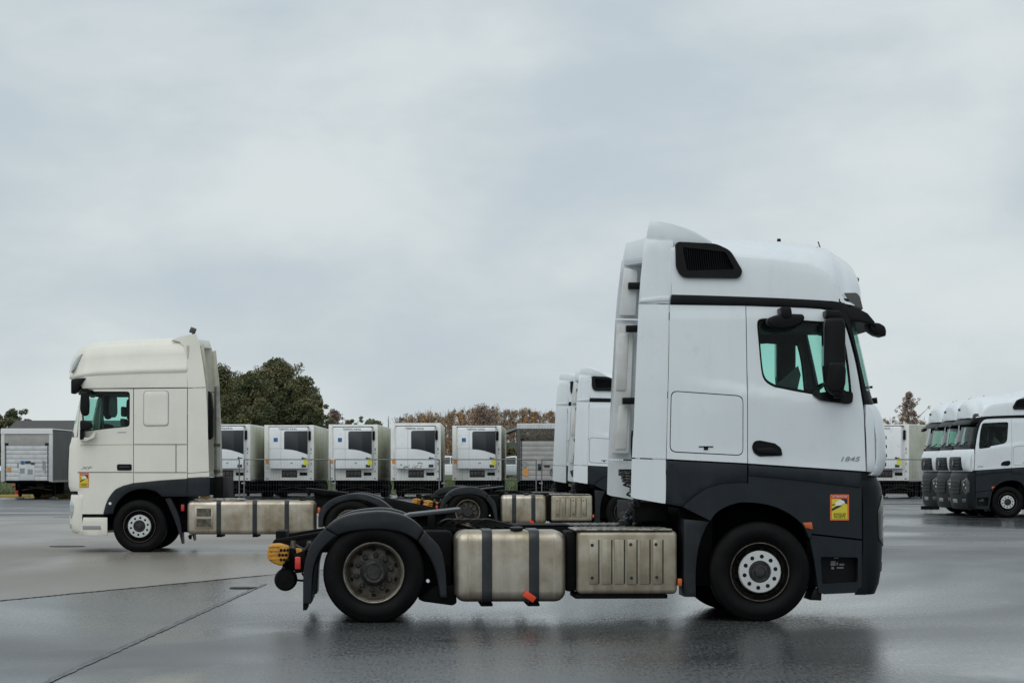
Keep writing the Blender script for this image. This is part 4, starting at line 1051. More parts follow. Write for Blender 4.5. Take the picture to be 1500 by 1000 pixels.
        MB().prism(fillet(P([(159, 578), (170, 580), (170.5, 605), (168, 611), (160, 611), (157.5, 600)]), 0.05), sg*1.08, sg*1.12).obj('blind_spot_pane', 'interior', root, 0.02)
        # sills / step box under the door
        add('sill_panel', P([(122, 757.5), (157, 757.5), (157, 783.5), (128, 785), (104, 780), (118, 776), (120.5, 764)]), 'cream_paint', thick=0.05)
        add('step_gap', P([(119, 753.4), (152, 753.2), (152, 758), (119, 758)]), 'seal_black', thick=0.06, out=-0.03, bevel=0)
        add('step_tread', P([(121, 769.5), (147, 769.5), (148, 775), (121, 775)]), 'label_grey', thick=0.0, out=0.006, bevel=0.002)
        # lamps
        add('headlight', fillet(P([(98.5, 736), (104, 733), (108, 739), (106.5, 750), (103.5, 759), (99.5, 757)]), 0.03), 'clear_lens', thick=0.0, out=0.012, grid=0.05)
        add('fog_lamp', fillet(P([(98, 767), (103, 767), (102, 774), (98.5, 773)]), 0.02), 'clear_lens', thick=0.0, out=0.012, grid=0.05)
        MB().prism(P([(103.5, 556), (112, 554), (126, 553), (119, 562), (112, 573), (108, 576), (103.5, 576.5)]), sg*1.235, sg*0.95).obj('visor_end', 'black_plastic', root, 0.02)
        u, z = a(161.5, 737); MB().cyl((u, sg*1.26, z), (u, sg*1.28, z), 0.025).obj('side_marker', 'sticker_white', root)
        # fuel tank
        tx0, tx1, tz0, tz1 = sorted((U(461), U(273.5)))+sorted((Z(782.5), Z(733)))
        if sg > 0:
            tk = MB().box(tx0, tx1, sg*1.235, sg*0.52, tz0, tz1).obj('fuel_tank', 'tank_metal', root, 0.085, 5, 60)
            for x in (320.2, 373, 420):
                u = U(x); po = fillet([(sg*1.25, tz0-0.012), (sg*1.25, tz1+0.012), (sg*0.50, tz1+0.012), (sg*0.50, tz0-0.012)], 0.09, 6)
                MB().prismx(po, u-0.04, u+0.04).obj('tank_strap', 'strap_metal', root, 0.004)
                MB().box(u-0.05, u+0.05, sg*1.15, sg*0.5, tz0-0.05, tz0-0.013).obj('tank_bracket', 'chassis_black', root, 0.01)
            u, z = a(442.5, 735); MB().cyl((u, 1.08, z-0.03), (u, 1.08, z+0.05), 0.06, seg=16).obj('tank_cap', 'black_plastic', tk)
            u0, z1 = a(285, 741); u1, z0 = a(312, 774.5); u0, u1 = min(u0, u1), max(u0, u1)
            fr = MB().box(u0, u1, 1.23, 1.246, z0, z1).obj('step_frame', 'tank_metal', tk, 0.005)
            zm = (z0+z1)/2
            for q0, q1 in ((z0+0.04, zm-0.02), (zm+0.02, z1-0.04)):
                MB().box(u0+0.035, u1-0.035, 1.23, 1.2475, q0, q1).obj('step_recess', 'rim_steel', tk)
            MB().prism(P([(283, 731), (290, 729.5), (350, 729.5), (358, 731.5), (340, 733.5), (290, 733.5)]), 1.18, 0.6).obj('tank_tread', 'tread_metal', root, 0.004)
            MB().prism(fillet(P([(287, 731), (291, 727), (303, 726.5), (307, 731)]), 0.02), 0.95, 0.75).obj('hose_coupling', 'coupling_yellow', root, 0.01)
            u, z = a(266, 743.5); MB().box(u-0.03, u+0.03, 1.10, 1.04, z-0.06, z+0.06).obj('side_marker', 'red_lens', root, 0.008)
            u, z = a(467, 747.5); MB().box(u-0.025, u+0.025, 1.2, 1.14, z-0.055, z+0.055).obj('side_marker', 'amber_lens', root, 0.008)
        # mudguards
        gp = curve(P([(241, 730), (248, 745), (256, 764), (262, 782)]), 3) + list(reversed(curve(P([(249, 728), (257, 745), (264, 766), (266, 797)]), 3)))
        MB().prism(gp, sg*1.2, sg*0.75).obj('front_mudguard', 'fender_plastic', root, 0.01)
        outer = curve(P([(466, 772), (467, 752), (476, 738), (492, 728), (512, 723), (534, 723.5), (556, 731), (570, 741), (578, 750), (582, 775)]), 4)
        inner_ = curve(P([(473, 772), (475, 756), (484, 744), (497, 736), (514, 732), (532, 732.5), (550, 739), (562, 748), (570, 757), (575, 775)]), 4)
        MB().prism(band(outer, inner_), sg*1.25, sg*0.58).obj('rear_mudguard', 'fender_plastic', root, 0.018, 3, 40)
        for w_, r_ in ((0.36, 0.43),):
            MB().prism([(U(640), Z(748)), (U(560), Z(731)), (U(280), Z(735)), (U(120), Z(735)), (U(120), Z(752)), (U(560), Z(752)), (U(640), Z(754))], sg*w_, sg*r_).obj('frame_rail', 'chassis_black', root, 0.01)
    # roof: bulging high roof with an overhanging lip
    base_t = sorted(P([(104.5, 553.5), (140, 550.5), (200, 547.5), (272, 545.5)]))
    top = sorted(curve(P([(103.5, 548), (107, 541), (114, 527), (122, 516.5), (132.5, 508), (146, 502.5), (175, 499), (209, 497.2), (250, 496.2), (273, 495.5)], 0.1), 3))
    u0r, u1r = a(273, 520)[0], a(104.2, 552, 0.6)[0]
    rings = []
    NS = 44
    for k in range(NS+1):
        t = k/NS; u = u0r+(u1r-u0r)*(1-(1-t)**1.7)
        zb = interp(base_t, u); zt = max(interp(top, u), zb+0.03); h = zt-zb
        q = max(0.0, (u-(u1r-0.45))/0.45); inset = 0.45*(1-math.sqrt(max(0, 1-q*q)))
        Wb = 1.22-inset
        half = [(Wb-0.02, zb), (Wb, zb+min(0.03, h*0.1)), (Wb, zb+h*0.12), (Wb-0.02, zb+h*0.18), (Wb-0.05, zb+h*0.5), (Wb-0.09, zb+h*0.75), (Wb-0.16, zb+h*0.88), (Wb*0.76, zb+h*0.95), (Wb*0.45, zb+h*0.985), (0, zt)]
        rings.append([(u, -w, z) for w, z in half]+[(u, w, z) for w, z in reversed(half[:-1])])
    MB().sweep(rings).obj('roof', 'cream_paint', root, angle=40)
    for sg in (-1, 1):
        MB().prism(fillet(P([(105.5, 546.5), (108.5, 535), (115, 523.5), (123.5, 517.5), (120.5, 526), (112, 540)], sg*0.95), 0.02), sg*1.12, sg*0.6).obj('roof_lamp', 'clear_lens', root, 0.01)
    sp = P([(250, 497), (268, 491.5), (286, 488), (290, 500), (270, 505)])
    rings = []
    um = max(p[0] for p in sp)
    for k in range(17):
        w = -1.1+2.2*k/16; s_ = 0.6*(1-(abs(w)/1.1)**2)
        rings.append([(u+(um-u)*s_, w, z) for u, z in sp])
    MB().sweep(rings).obj('roof_spoiler', 'cream_paint', root, 0.006)
    u, z = a(282.5, 484, 0.4); MB().obox((u, 0.4, z), (0.05, 0, 0.02), (0, 0.05, 0), (-0.02, 0, 0.05)).obox((u, 0.4, z-0.06), (0.015, 0, 0), (0, 0.015, 0), (0, 0, 0.05)).obj('work_lamp', 'smoked_lens', root, 0.012)
    # front skin
    zl = lambda ys: sorted(a(100, y, 0.75)[1] for y in ys)
    cab.wrap(zl([779, 774, 766, 755, 741, 730, 724]), 0, 0.05, 0.0, back=U(118)).obj('bumper', 'cream_paint', root, 0.01)
    cab.wrap(zl([722.5, 720]), 0, 0.06, -0.02, back=U(113)).obj('bumper_gap', 'seal_black', root)
    cab.wrap(zl([719, 712, 700, 674, 660, 653, 646, 641]), 5, 0.05, 0.0).obj('front_panel', 'cream_paint', root, 0.01)
    cab.wrap(zl([640, 637, 634]), 5, 0.05, -0.005).obj('wiper_cowl', 'black_plastic', root)
    cab.wrap(zl([633, 620, 606, 590, 580]), 20, 0.012, -0.004).obj('windscreen', 'screen_glass', root)
    pil = P([(117.5, 570), (113, 580), (102.5, 634), (101, 641), (111.6, 641), (114, 610)])
    for sg in (-1, 1): link('windscreen_pillar', plate_mesh('windscreen_pillar', pil, cab.side(sg), thick=0.04, grid=0.05), 'cream_paint', root)
    vp = P([(103.5, 556), (126, 554), (122, 562), (116, 574), (103.5, 576)])
    MB().sweep([[(u-(0.2*(abs(w)/1.1)**3 if u > U(112) else 0), w, z) for u, z in vp] for w in [-1.1+2.2*k/12 for k in range(13)]]).obj('sun_visor', 'black_plastic', root, 0.01)
    gz0, gz1 = a(96, 712, 0.6)[1], a(96, 660, 0.6)[1]
    gr = link('radiator_grille', plate_mesh('radiator_grille', fillet([(-0.75, gz1), (0.75, gz1), (0.8, gz0), (-0.8, gz0)], 0.05), cab.front, thick=0.0, out=0.012), 'black_plastic', root)
    # inside, back wall, chassis
    ub = U(276)
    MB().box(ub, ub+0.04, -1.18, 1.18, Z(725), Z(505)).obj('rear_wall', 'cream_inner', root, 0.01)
    MB().box(ub, U(104), -1.15, 1.15, Z(702), Z(695)).obj('cab_floor', 'interior', root)
    MB().box(ub, U(122), -1.12, 1.12, Z(572), Z(566)).obj('headlining', 'interior', root)
    MB().box(U(196), U(194), -1.13, 1.13, Z(700), Z(570)).obj('rear_lining', 'interior', root)
    MB().prism(P([(122, 634), (104, 640), (104, 700), (122, 700)]), -1.1, 1.1).obj('dashboard', 'interior', root, 0.02)
    for w0 in (-0.62, 0.62):
        so = MB().box(U(180), U(150), w0-0.26, w0+0.26, Z(668), Z(656)).obj('seat', 'seat_fabric', root, 0.04)
        MB().prism(fillet(P([(176, 660), (183, 660), (178, 612), (171, 612)]), 0.05), w0-0.25, w0+0.25).obj('backrest', 'seat_fabric', so, 0.05)
        MB().prism(fillet(P([(171, 609), (178, 609), (177, 594), (171, 594)]), 0.05), w0-0.14, w0+0.14).obj('headrest', 'seat_fabric', so, 0.04)
    # stack and pipes behind the cab
    MB().prism(fillet(FD.poly([(302, 573), (309, 573), (312.5, 600), (312, 640), (306, 645), (303, 630)], -0.8), 0.04), -0.95, -0.7).obj('intake_stack', 'black_plastic', root, 0.02)
    u = a(318, 688, -0.8)[0]; MB().cyl((u, -0.8, Z(728)), (u, -0.8, Z(560)), 0.05, seg=14).obj('exhaust_pipe', 'bare_metal', root)
    for y in (650, 690, 722): MB().cyl((u, -0.8, Z(y)-0.03), (u, -0.8, Z(y)+0.03), 0.062, seg=14).obj('pipe_clamp', 'rim_steel', root)
    MB().box(U(325), U(310), -1.0, 1.0, Z(735), Z(698)).obj('hose_console', 'chassis_black', root, 0.02)
    MB().prism(P([(443, 715), (449, 715.5), (505, 722), (505, 725), (470, 726), (443, 718)]), -0.48, 0.48).obj('coupling_plate', 'chassis_black', root, 0.004)
    MB().prism(P([(455, 720), (500, 724), (498, 735), (458, 735)]), -0.4, 0.4).obj('coupling_pedestal', 'chassis_black', root)
    MB().box(U(262), U(122), -0.45, 0.45, Z(770), Z(705)).obj('engine', 'chassis_black', root, 0.04)
    MB().box(U(152), U(122), -1.15, 1.15, Z(778), Z(728)).box(U(272), U(258), -0.9, 0.9, Z(780), Z(728)).box(U(258), U(150), -1.12, 1.12, Z(716), Z(706)).obj('wheel_well', 'chassis_black', root)
    MB().prism(P([(560, 729), (572, 732), (638, 745), (640, 753), (600, 752), (560, 741)]), -0.36, -0.30).obj('tail_beam', 'chassis_black', root, 0.01)
    MB().cyl((0, -0.9, 0.47), (0, 0.9, 0.47), 0.09).obj('rear_axle', 'chassis_black', root)
    MB().box(U(204)-0.05, U(204)+0.05, -0.95, 0.95, 0.36, 0.46).obj('front_axle', 'chassis_black', root)
    MB().prism(P([(273, 786), (275, 783), (279, 783), (278, 790), (275, 790)]), 1.0, 0.95).obj('drain_pipe', 'chassis_black', root)
    for sg in (-1, 1):
        wheel('front', root, U(204), sg*1.235, 0.466, sg, rad=0.472)
        wheel('rear', root, U(514), sg*1.235, 0.466, sg, rad=0.472)
        wheel('rear', root, U(514), sg*0.905, 0.466, sg, rad=0.472, inner=True)

# ------------------------------------------------------------------ trailers
TW = {}
def trailer_wheels(root, y0=8.0):
    if 'w' not in TW:
        TW['w'] = MB().lathe([(0.285, 0.03), (0.33, 0.0), (0.45, 0.0), (0.49, 0.03), (0.49, 0.30), (0.45, 0.33), (0.285, 0.3)], 28, closed=True).mesh('wheel')
        TW['r'] = MB().lathe([(0.29, 0.02), (0.25, 0.1), (0.12, 0.08), (0.10, 0.0), (0, 0.0)], 24).mesh('rim')
    for k in range(3):
        for sg in (-1, 1):
            w = link('wheel', TW['w'], 'rubber', root); w.location = (sg*1.25, y0+1.32*k, 0.49); w.rotation_euler = (0, 0, R(90) if sg > 0 else R(-90))
            link('rim', TW['r'], 'rim_steel', w)

def trailer_under(root, L):
    for sg in (-1, 1):
        MB().box(sg*0.42, sg*0.55, 0.3, L-0.2, 0.62, 0.93).obj('chassis_beam', 'chassis_black', root)
        lg = MB().box(sg*0.78, sg*0.94, 2.4, 2.56, 0.12, 0.92).obj('landing_leg', 'chassis_black', root, 0.01)
        MB().box(sg*0.68, sg*1.04, 2.3, 2.66, 0.0, 0.06).cyl((sg*0.86, 2.48, 0.05), (sg*0.86, 2.48, 0.2), 0.06).obj('leg_foot', 'galvanised', lg)
        MB().box(sg*1.22, sg*1.26, 3.2, 7.3, 0.42, 0.92).obj('side_guard', 'chassis_black', root)
    MB().obox((0, 2.48, 0.55), (0.8, 0, 0.12), (0, 0.03, 0), (0, 0, 0.025)).obox((0, 2.53, 0.55), (0.8, 0, -0.12), (0, 0.03, 0), (0, 0, 0.025)).obj('leg_brace', 'rim_steel', root)
    MB().box(-1.1, 1.1, 0.25, 2.2, 0.80, 0.93).obj('kingpin_plate', 'chassis_black', root)
    MB().box(-1.15, 1.15, 3.6, 6.6, 0.22, 0.9).obj('pallet_box', 'chassis_black', root, 0.02)
    MB().box(-1.0, 1.0, 8.6, 8.9, 0.3, 0.7).box(-1.0, 1.0, 9.9, 10.2, 0.3, 0.7).obj('axle_group', 'chassis_black', root)
    MB().box(-1.2, 1.2, L-0.25, L-0.1, 0.35, 0.62).obj('underrun_bar', 'chassis_black', root)
    for sg in (-1, 1): MB().box(sg*0.85, sg*1.24, 12.0, 12.03, 0.12, 0.8).obj('mud_flap', 'rubber', root)
    trailer_wheels(root)

REEF = {}
def reefer(px, Y, label, rz=0.0, square='sign_blue', yellow=True, dirt=False, plain=False, top=3.80, reg=(0, 1, 0), L=13.4):
    root = empty('refrigerated_trailer', ((px-750)/FPX*Y, Y, 0), rz, label, 'trailer', 'white refrigerated trailers parked in a row')
    hw, z0, z1 = 1.275, 0.93, top
    bx = MB().box(-hw, hw, 0.0, L, z0, z1).obj('box_body', 'trailer_side', root, 0.03)
    MB().box(-hw-0.006, hw+0.006, -0.02, 0.0, z0-0.004, z1+0.008).obj('front_wall', 'trailer_white', root, 0.008)
    for sg in (-1, 1):
        MB().box(sg*(hw+0.012), sg*(hw-0.20), -0.05, 0.06, z0-0.01, z1+0.012).obj('corner_post', 'trailer_white', root, 0.015)
        MB().box(sg*(hw+0.006), sg*(hw-0.03), 0.08, L, z0-0.06, z0+0.06).obj('side_rail', 'bare_metal', root, 0.01)
        MB().box(sg*(hw+0.006), sg*(hw-0.05), 0.08, L, z1-0.08, z1+0.012).obj('roof_rail', 'trailer_white', root, 0.01)
        for k in range(1, 10):
            MB().box(sg*(hw+0.0035), sg*(hw-0.01), k*L/10-0.012, k*L/10+0.012, z0+0.06, z1-0.08).obj('panel_seam', 'board_grey', root)
    # cooling unit
    un = MB().box(-1.0, 1.0, -0.42, -0.02, 1.52, 3.70).obj('cooling_unit', 'unit_white', root, 0.06, 3)
    MB().box(-1.04, 1.04, -0.02, -0.40, 3.705, 3.735).obj('unit_hood', 'unit_dark', un, 0.01)
    dk = curve([(1.0, 2.27), (0.72, 2.37), (0.42, 2.46), (0.1, 2.52), (-0.23, 2.545)], 4)
    pan = [(-0.23, 3.42), (-0.16, 3.49), (1.0, 3.50)] + dk
    if not plain: MB().prism(pan, -0.424, -0.40).obj('dark_panel', 'unit_dark', un, 0.008)
    if not plain: MB().prism([(0.50, 3.49), (1.0, 3.50), (1.0, 2.275), (0.72, 2.375), (0.5, 2.44)], -0.432, -0.41).obj('radiator_screen', 'unit_darker', un, 0.006)
    MB().box(-1.0, -0.24, -0.424, -0.40, 2.575, 2.59).obj('casing_seam', 'board_grey', un)
    MB().box(-0.40, -0.388, -0.424, -0.40, 1.56, 3.66).obj('casing_seam', 'board_grey', un)
    text_obj('lettering', 'THERMO KING', 0.16, 'sticker_black', un, (-0.05, -0.424, 3.59), width=0.95)
    if dirt:
        rr = random.Random(3)
        for k in range(26):
            x = rr.uniform(-0.75, 0.35); z = 1.53+abs(rr.gauss(0, 0.12)); r_ = rr.uniform(0.02, 0.09)
            MB().prism([(x+r_*math.cos(t)*rr.uniform(0.5, 1.2), z+r_*0.7*math.sin(t)*rr.uniform(0.5, 1.2)) for t in [k2*0.785 for k2 in range(8)]], -0.4225, -0.41).obj('grime_patch', 'board_grey', un)
    if square: MB().box(-0.77, -0.56, -0.426, -0.41, 2.93, 3.14).obj('blue_label', square, un)
    MB().box(0.68, 0.92, -0.43, -0.41, 1.60, 1.75).obj('display_box', 'unit_darker', un, 0.006)
    MB().cyl((0.74, -0.42, 2.08), (0.74, -0.45, 2.08), 0.055, seg=14).box(0.74, 0.93, -0.44, -0.42, 2.055, 2.10).obj('latch', 'unit_dark', un)
    MB().box(0.10, 0.22, -0.43, -0.41, 1.80, 1.86).obj('casing_label', 'label_grey', un)
    MB().box(-0.38, 0.42, -0.03, -0.012, 1.08, 1.46).obj('service_recess', 'unit_darker', root)
    for k in range(4): MB().box(-0.33+0.19*k, -0.20+0.19*k, -0.05, -0.028, 1.14, 1.38).obj('hose_socket', 'rim_steel', root, 0.01)
    m = MB()
    for k in range(9): m.cyl((-0.32+0.17*k/2, -0.06, 1.13+0.03*(k % 3)), (-0.26+0.17*k/2, -0.06, 1.16+0.04*(k % 2)), 0.02, seg=6)
    m.obj('air_couplings', 'hose_black', root)
    MB().box(0.55, 0.95, -0.05, -0.02, 1.18, 1.34).obj('connector_tray', 'chassis_black', root, 0.02)
    MB().box(1.02, 1.14, -0.12, -0.05, 3.02, 3.50).obj('air_hook', 'seal_black', root, 0.02)
    MB().box(-1.22, -1.06, -0.055, -0.045, 1.78, 2.0).obj('reflector', 'reflector_orange', root)
    MB().box(-1.20, -1.08, -0.055, -0.045, 1.5, 1.66).obj('data_label', 'board_white', root)
    if yellow: MB().box(0.80, 1.0, -0.45, -0.424, 1.72, 2.05).obj('yellow_label', 'sign_yellow', un)
    z = 2.62
    for k in range(7):
        h = (0.16, 0.07, 0.12, 0.05, 0.14, 0.09, 0.1)[k]
        if k % 3 != 2: MB().box(1.12, 1.18, -0.056, -0.048, z-h, z).obj('marking', 'label_grey', root)
        z -= h+0.09
    for sg in (-1, 1): MB().box(sg*1.18, sg*1.08, -0.07, -0.05, 1.0, 1.04).obj('marker_lamp', 'seal_black', root)
    trailer_under(root, L)
    return root

def curtain_trailer(px, Y, label, left_style, rz=0.0, top=3.80, L=13.4):
    root = empty('curtain_trailer', ((px-750)/FPX*Y, Y, 0), rz, label, 'trailer', 'curtain sided trailers')
    hw, z0, z1 = 1.275, 0.93, top
    MB().box(-hw+0.02, hw-0.02, 0.02, L, z0, z1-0.03).obj('load_body', 'curtain_grey', root, 0.03)
    for sg in (-1, 1):
        m = MB(); N = 90
        m.grid([[(sg*(hw+0.012*math.sin(k*1.9+q)), 0.12+k*(L-0.2)/N, z) for k in range(N+1)] for q, z in ((0, z0+0.02), (0.6, 2.3), (1.1, z1-0.12))])
        m.obj('side_curtain', 'curtain_grey', root)
        MB().box(sg*(hw+0.01), sg*(hw-0.06), 0, L, z0-0.08, z0+0.02).obj('side_rail', 'bare_metal', root)
        MB().box(sg*(hw+0.02), sg*(hw-0.16), -0.06, 0.08, z0-0.05, z1-0.1).obj('corner_post', 'board_white' if left_style else 'curtain_grey', root, 0.015)
    zb = z1-0.82 if left_style else 2.96
    n = 8
    for k in range(n):
        za, zc = z0+(zb-z0)*k/n, z0+(zb-z0)*(k+1)/n
        MB().box(-hw+0.17, hw-0.17, -0.045, 0.02, za+0.006, zc-0.006).obj('bulkhead_board', 'board_white' if left_style else 'board_grey', root, 0.008)
    MB().box(-hw+0.16, hw-0.16, -0.035, 0.02, zb, z1-0.22).obj('headboard', 'board_grey' if left_style else 'rim_steel', root, 0.01)
    for sg in (-1, 1): MB().box(sg*1.1, sg*0.92, -0.05, -0.03, zb+0.02, zb+0.14).obj('roof_runner', 'rim_dark', root)
    # front flap of the roof tarpaulin with a scalloped hem
    N = 18
    m = MB()
    topr = [(-hw-0.03+(2*hw+0.06)*k/(N*4), z1+0.03) for k in range(N*4+1)]
    botr = [(x, z1-0.20-0.03*abs(math.sin(math.pi*k/4))) for k, (x, _) in enumerate(topr)]
    m.prism(topr+botr[::-1], -0.085, -0.062)
    m.obj('roof_flap', 'tarp_white' if left_style else 'board_white', root)
    MB().box(-hw-0.02, hw+0.02, -0.08, L, z1-0.01, z1+0.05).obj('roof_tarpaulin', 'tarp_white', root, 0.02)
    for x in (-1.06, 1.06): MB().box(x-0.02, x+0.02, -0.06, -0.044, z0+0.05, zb).obj('bulkhead_strap', 'rim_dark', root)
    if left_style:
        MB().box(-0.40, 0.40, -0.07, -0.044, 0.95, 1.72).obj('equipment_panel', 'board_white', root, 0.02)
        for (x0, x1, q0, q1, mt) in ((-0.3, -0.12, 1.76, 1.92, 'sign_blue'), (-0.08, 0.2, 1.80, 1.92, 'unit_dark'), (0.22, 0.40, 1.74, 1.84, 'unit_dark'), (-0.48, -0.42, 1.6, 1.8, 'label_grey'), (-0.34, -0.1, 1.3, 1.55, 'label_grey'), (0.05, 0.3, 1.25, 1.5, 'label_grey'), (-0.98, -0.80, 1.40, 1.58, 'reflector_orange'), (0.80, 0.86, 1.5, 1.95, 'label_grey'), (0.90, 0.95, 1.3, 1.9, 'label_grey')):
            MB().box(x0, x1, -0.08, -0.044, q0, q1).obj('front_marking', mt, root)
    else:
        for (x0, x1, q0, q1, mt) in ((-0.95, -0.72, 1.15, 1.55, 'reflector_orange'), (-0.22, 0.0, 1.45, 1.78, 'unit_dark'), (-0.15, -0.02, 1.5, 1.6, 'sign_blue'), (0.10, 0.4, 1.62, 1.72, 'rim_dark'), (-1.0, -0.8, 1.6, 1.9, 'label_grey')):
            MB().box(x0, x1, -0.08, -0.044, q0, q1).obj('front_marking', mt, root)
        cz = 1.35; MB().tube([(0.55+0.12*math.cos(t), -0.08, cz+0.2*math.sin(t)) for t in [2*math.pi*k/20 for k in range(21)]], 0.02, 6).obj('hose_loop', 'rim_steel', root)
        text_obj('lettering', 'K', 0.24, 'label_grey', root, (-0.72, -0.036, zb+0.38))
    trailer_under(root, L)
    return root
# ------------------------------------------------------------------ ground
def sheet(name, poly, z, mat, kind='structure'):
    m = MB(); m.add([(x, y, z) for x, y in poly], [tuple(range(len(poly)))])
    o = m.obj(name, mat); tag(o, kind=kind)
    return o
sheet('terrain', [(-3000, -200), (3000, -200), (3000, 5000), (-3000, 5000)], -0.06, 'grass_soil')
lot = sheet('asphalt_lot', [(-120, -20), (120, -20), (120, 139), (-21, 139), (-21, 127), (-120, 127)], 0.0, 'asphalt_wet')
sheet('old_asphalt', [(-120, 8.0), (-12.5, 8.0), (-5.75, 26.4), (-3.4, 32.9), (-2.6, 35.2), (1.5, 46), (6.0, 58), (-6.0, 70), (-24, 74), (-120, 74)], 0.004, 'asphalt_old')
sheet('concrete_strip', [(-120, 78.5), (-8, 78.5), (-8, 81.5), (-120, 81.5)], 0.005, 'concrete_pale')
def seam(name, pts, w, z, mat, jit=0.012):
    P_ = [Vector((x, y)) for x, y in pts]; L = []; Rr = []
    n = 90
    tot = []
    for i in range(len(P_)-1):
        for k in range(n): tot.append(P_[i].lerp(P_[i+1], k/n))
    for i, p in enumerate(tot):
        d = (tot[min(i+1, len(tot)-1)]-tot[max(i-1, 0)]).normalized(); q = Vector((-d.y, d.x))
        o = q*random.uniform(-jit, jit); s_ = w*random.uniform(0.6, 1.2)
        L.append((*(p+q*s_+o), z)); Rr.append((*(p-q*s_+o), z))
    m = MB(); m.grid([L, Rr]); o = m.obj(name, mat); tag(o, kind='structure')
seam('paving_joint', [(-3.22, 9), (-3.2, 17), (-3.17, 30.5)], 0.020, 0.006, 'joint_pale', 0.008)
seam('paving_joint', [(-3.26, 9), (-3.245, 17), (-3.21, 30.5)], 0.004, 0.0075, 'tar', 0.008)
seam('paving_joint', [(-12.5, 8.0), (-5.75, 26.4), (-3.4, 32.9)], 0.022, 0.008, 'tar', 0.02)
seam('paving_joint', [(5.0, 43.0), (30.0, 41.0)], 0.03, 0.006, 'tar', 0.02)
seam('paving_joint', [(5.0, 52.0), (34.0, 50.0)], 0.03, 0.006, 'tar', 0.02)
seam('paint_line', [(-40, 101), (-22, 112)], 0.10, 0.006, 'line_white', 0.0)
for k, (x, y, r_) in enumerate(((-8.5, 45.0, 0.34), (-3.33, 29.2, 0.17), (1.9, 24.6, 0.0))):
    if r_ == 0: continue
    lab = ('dark iron manhole cover in the asphalt ahead of the cream tractor', 'small iron drain cover near the asphalt seam by the yellow couplings')[k]
    root = empty('manhole_cover', (x, y, 0), 0, lab, 'manhole cover')
    ring = MB().lathe([(r_, 0.0), (r_, 0.014), (r_*0.88, 0.014), (r_*0.88, 0.002)], 36)
    o = ring.obj('cover_frame', 'iron', root); o.rotation_euler = (R(90), 0, 0)
    o = MB().lathe([(0.0, 0.011), (r_*0.86, 0.011), (r_*0.87, 0.004)], 36).obj('cover_lid', 'iron', root); o.rotation_euler = (R(90), 0, 0)
# grass bank behind the trailers
def bank(name, X0, X1, Y0):
    m = MB(); nx = int((X1-X0)/1.2); rows = []
    for j, (dy, z) in enumerate(((0, 0.0), (0.5, 0.10), (4, 0.22), (9, 0.45), (14, 0.66), (20, 0.74), (40, 0.76), (120, 0.9), (700, 1.2), (3500, 1.4))):
        rows.append([(X0+(X1-X0)*i/nx, Y0+dy, z+(random.uniform(-0.05, 0.05) if 0 < dy < 60 else 0)) for i in range(nx+1)])
    m.grid(rows); o = m.obj(name, 'grass_soil'); tag(o, kind='structure'); return o
bank('grass_bank', -190, 190, 139.0)
sheet('verge', [(-120, 127.3), (-21, 127.3), (-21, 139.1), (-120, 139.1)], 0.10, 'grass_soil')
m = MB()
for x0 in range(-120, -22, 2): m.box(x0+0.01, x0+1.99, 127.0, 127.3, -0.02, 0.14)
o = m.obj('kerb', 'kerb_yellow', None, 0.02); tag(o, kind='structure')
m = MB()
for x0 in range(-20, 120, 2): m.box(x0+0.01, x0+1.99, 138.8, 139.1, -0.02, 0.13)
o = m.obj('kerb', 'concrete_pale', None, 0.02); tag(o, kind='structure')
m = MB(); m.add([(-190, 161, 0.79), (190, 161, 0.79), (190, 167, 0.80), (-190, 167, 0.80)], [(0, 1, 2, 3)])
o = m.obj('road', 'concrete_pale'); tag(o, kind='structure')
m = MB()
for k in range(26000):
    x = random.uniform(-42, 38); y = random.uniform(139.5, 160) if x > -21 or random.random() < 0.5 else random.uniform(127.6, 141)
    z = interp([(139, 0.0), (139.5, 0.08), (143, 0.2), (148, 0.43), (153, 0.64), (159, 0.72), (180, 0.75)], y) if y > 139 else 0.1
    h = random.uniform(0.06, 0.22); w_ = random.uniform(0.02, 0.05); t = random.uniform(0, 6.28)
    m.add([(x-w_*math.cos(t), y-w_*math.sin(t), z-0.03), (x+w_*math.cos(t), y+w_*math.sin(t), z-0.03), (x+random.uniform(-.08, .08), y+random.uniform(-.08, .08), z+h)], [(0, 1, 2)])
me = bpy.data.meshes.new('grass'); me.from_pydata(m.v, [], m.f)
o = link('grass', me, 'grass_blade'); tag(o, 'short green grass growing on the bank behind the parked trailers', 'grass', kind='stuff')

# ------------------------------------------------------------------ the tractors
main = empty('tractor_unit', FM.loc(), FM.A, 'white high roof tractor unit parked nearest the camera with grey skirts and silver tank', 'truck', 'white tractors with grey skirts')
build_tractor(main)
def place(fr, label):
    r = copy_tree(main); r.location = fr.loc(); r.rotation_euler = (0, 0, fr.A); r['label'] = label
    return r
place(Frame(685, 55.3, 0.0, -1.25, R(1.6)), 'white tractor unit just behind the nearest one, nearer of the two half hidden')
place(Frame(663.5, 58.7, 0.0, -1.25, R(-1.2)), 'farthest of the three right facing white tractors, only its rear edge showing')
R1 = Frame(1478, 72.2, 3.70, 1.25, R(183))
def strip_mirrors(r):
    for c in list(r.children):
        if c.name.split('.')[0] in ('side_mirror', 'kerb_mirror', 'mirror_foot', 'warning_sticker'):
            for g in list(c.children): bpy.data.objects.remove(g)
            bpy.data.objects.remove(c)
strip_mirrors(place(R1, 'nearest of the three white tractors facing left at the right edge'))
strip_mirrors(place(Frame(1454, 75.3, 3.70, 1.25, R(183)), 'middle of the three white tractors facing left at the right edge'))
strip_mirrors(place(Frame(1429, 78.5, 3.70, 1.25, R(183)), 'farthest of the three white tractors facing left at the right edge'))
cream = empty('tractor_unit', FD.loc(), FD.A, 'cream high roof tractor unit facing left with long silver tank', 'truck')
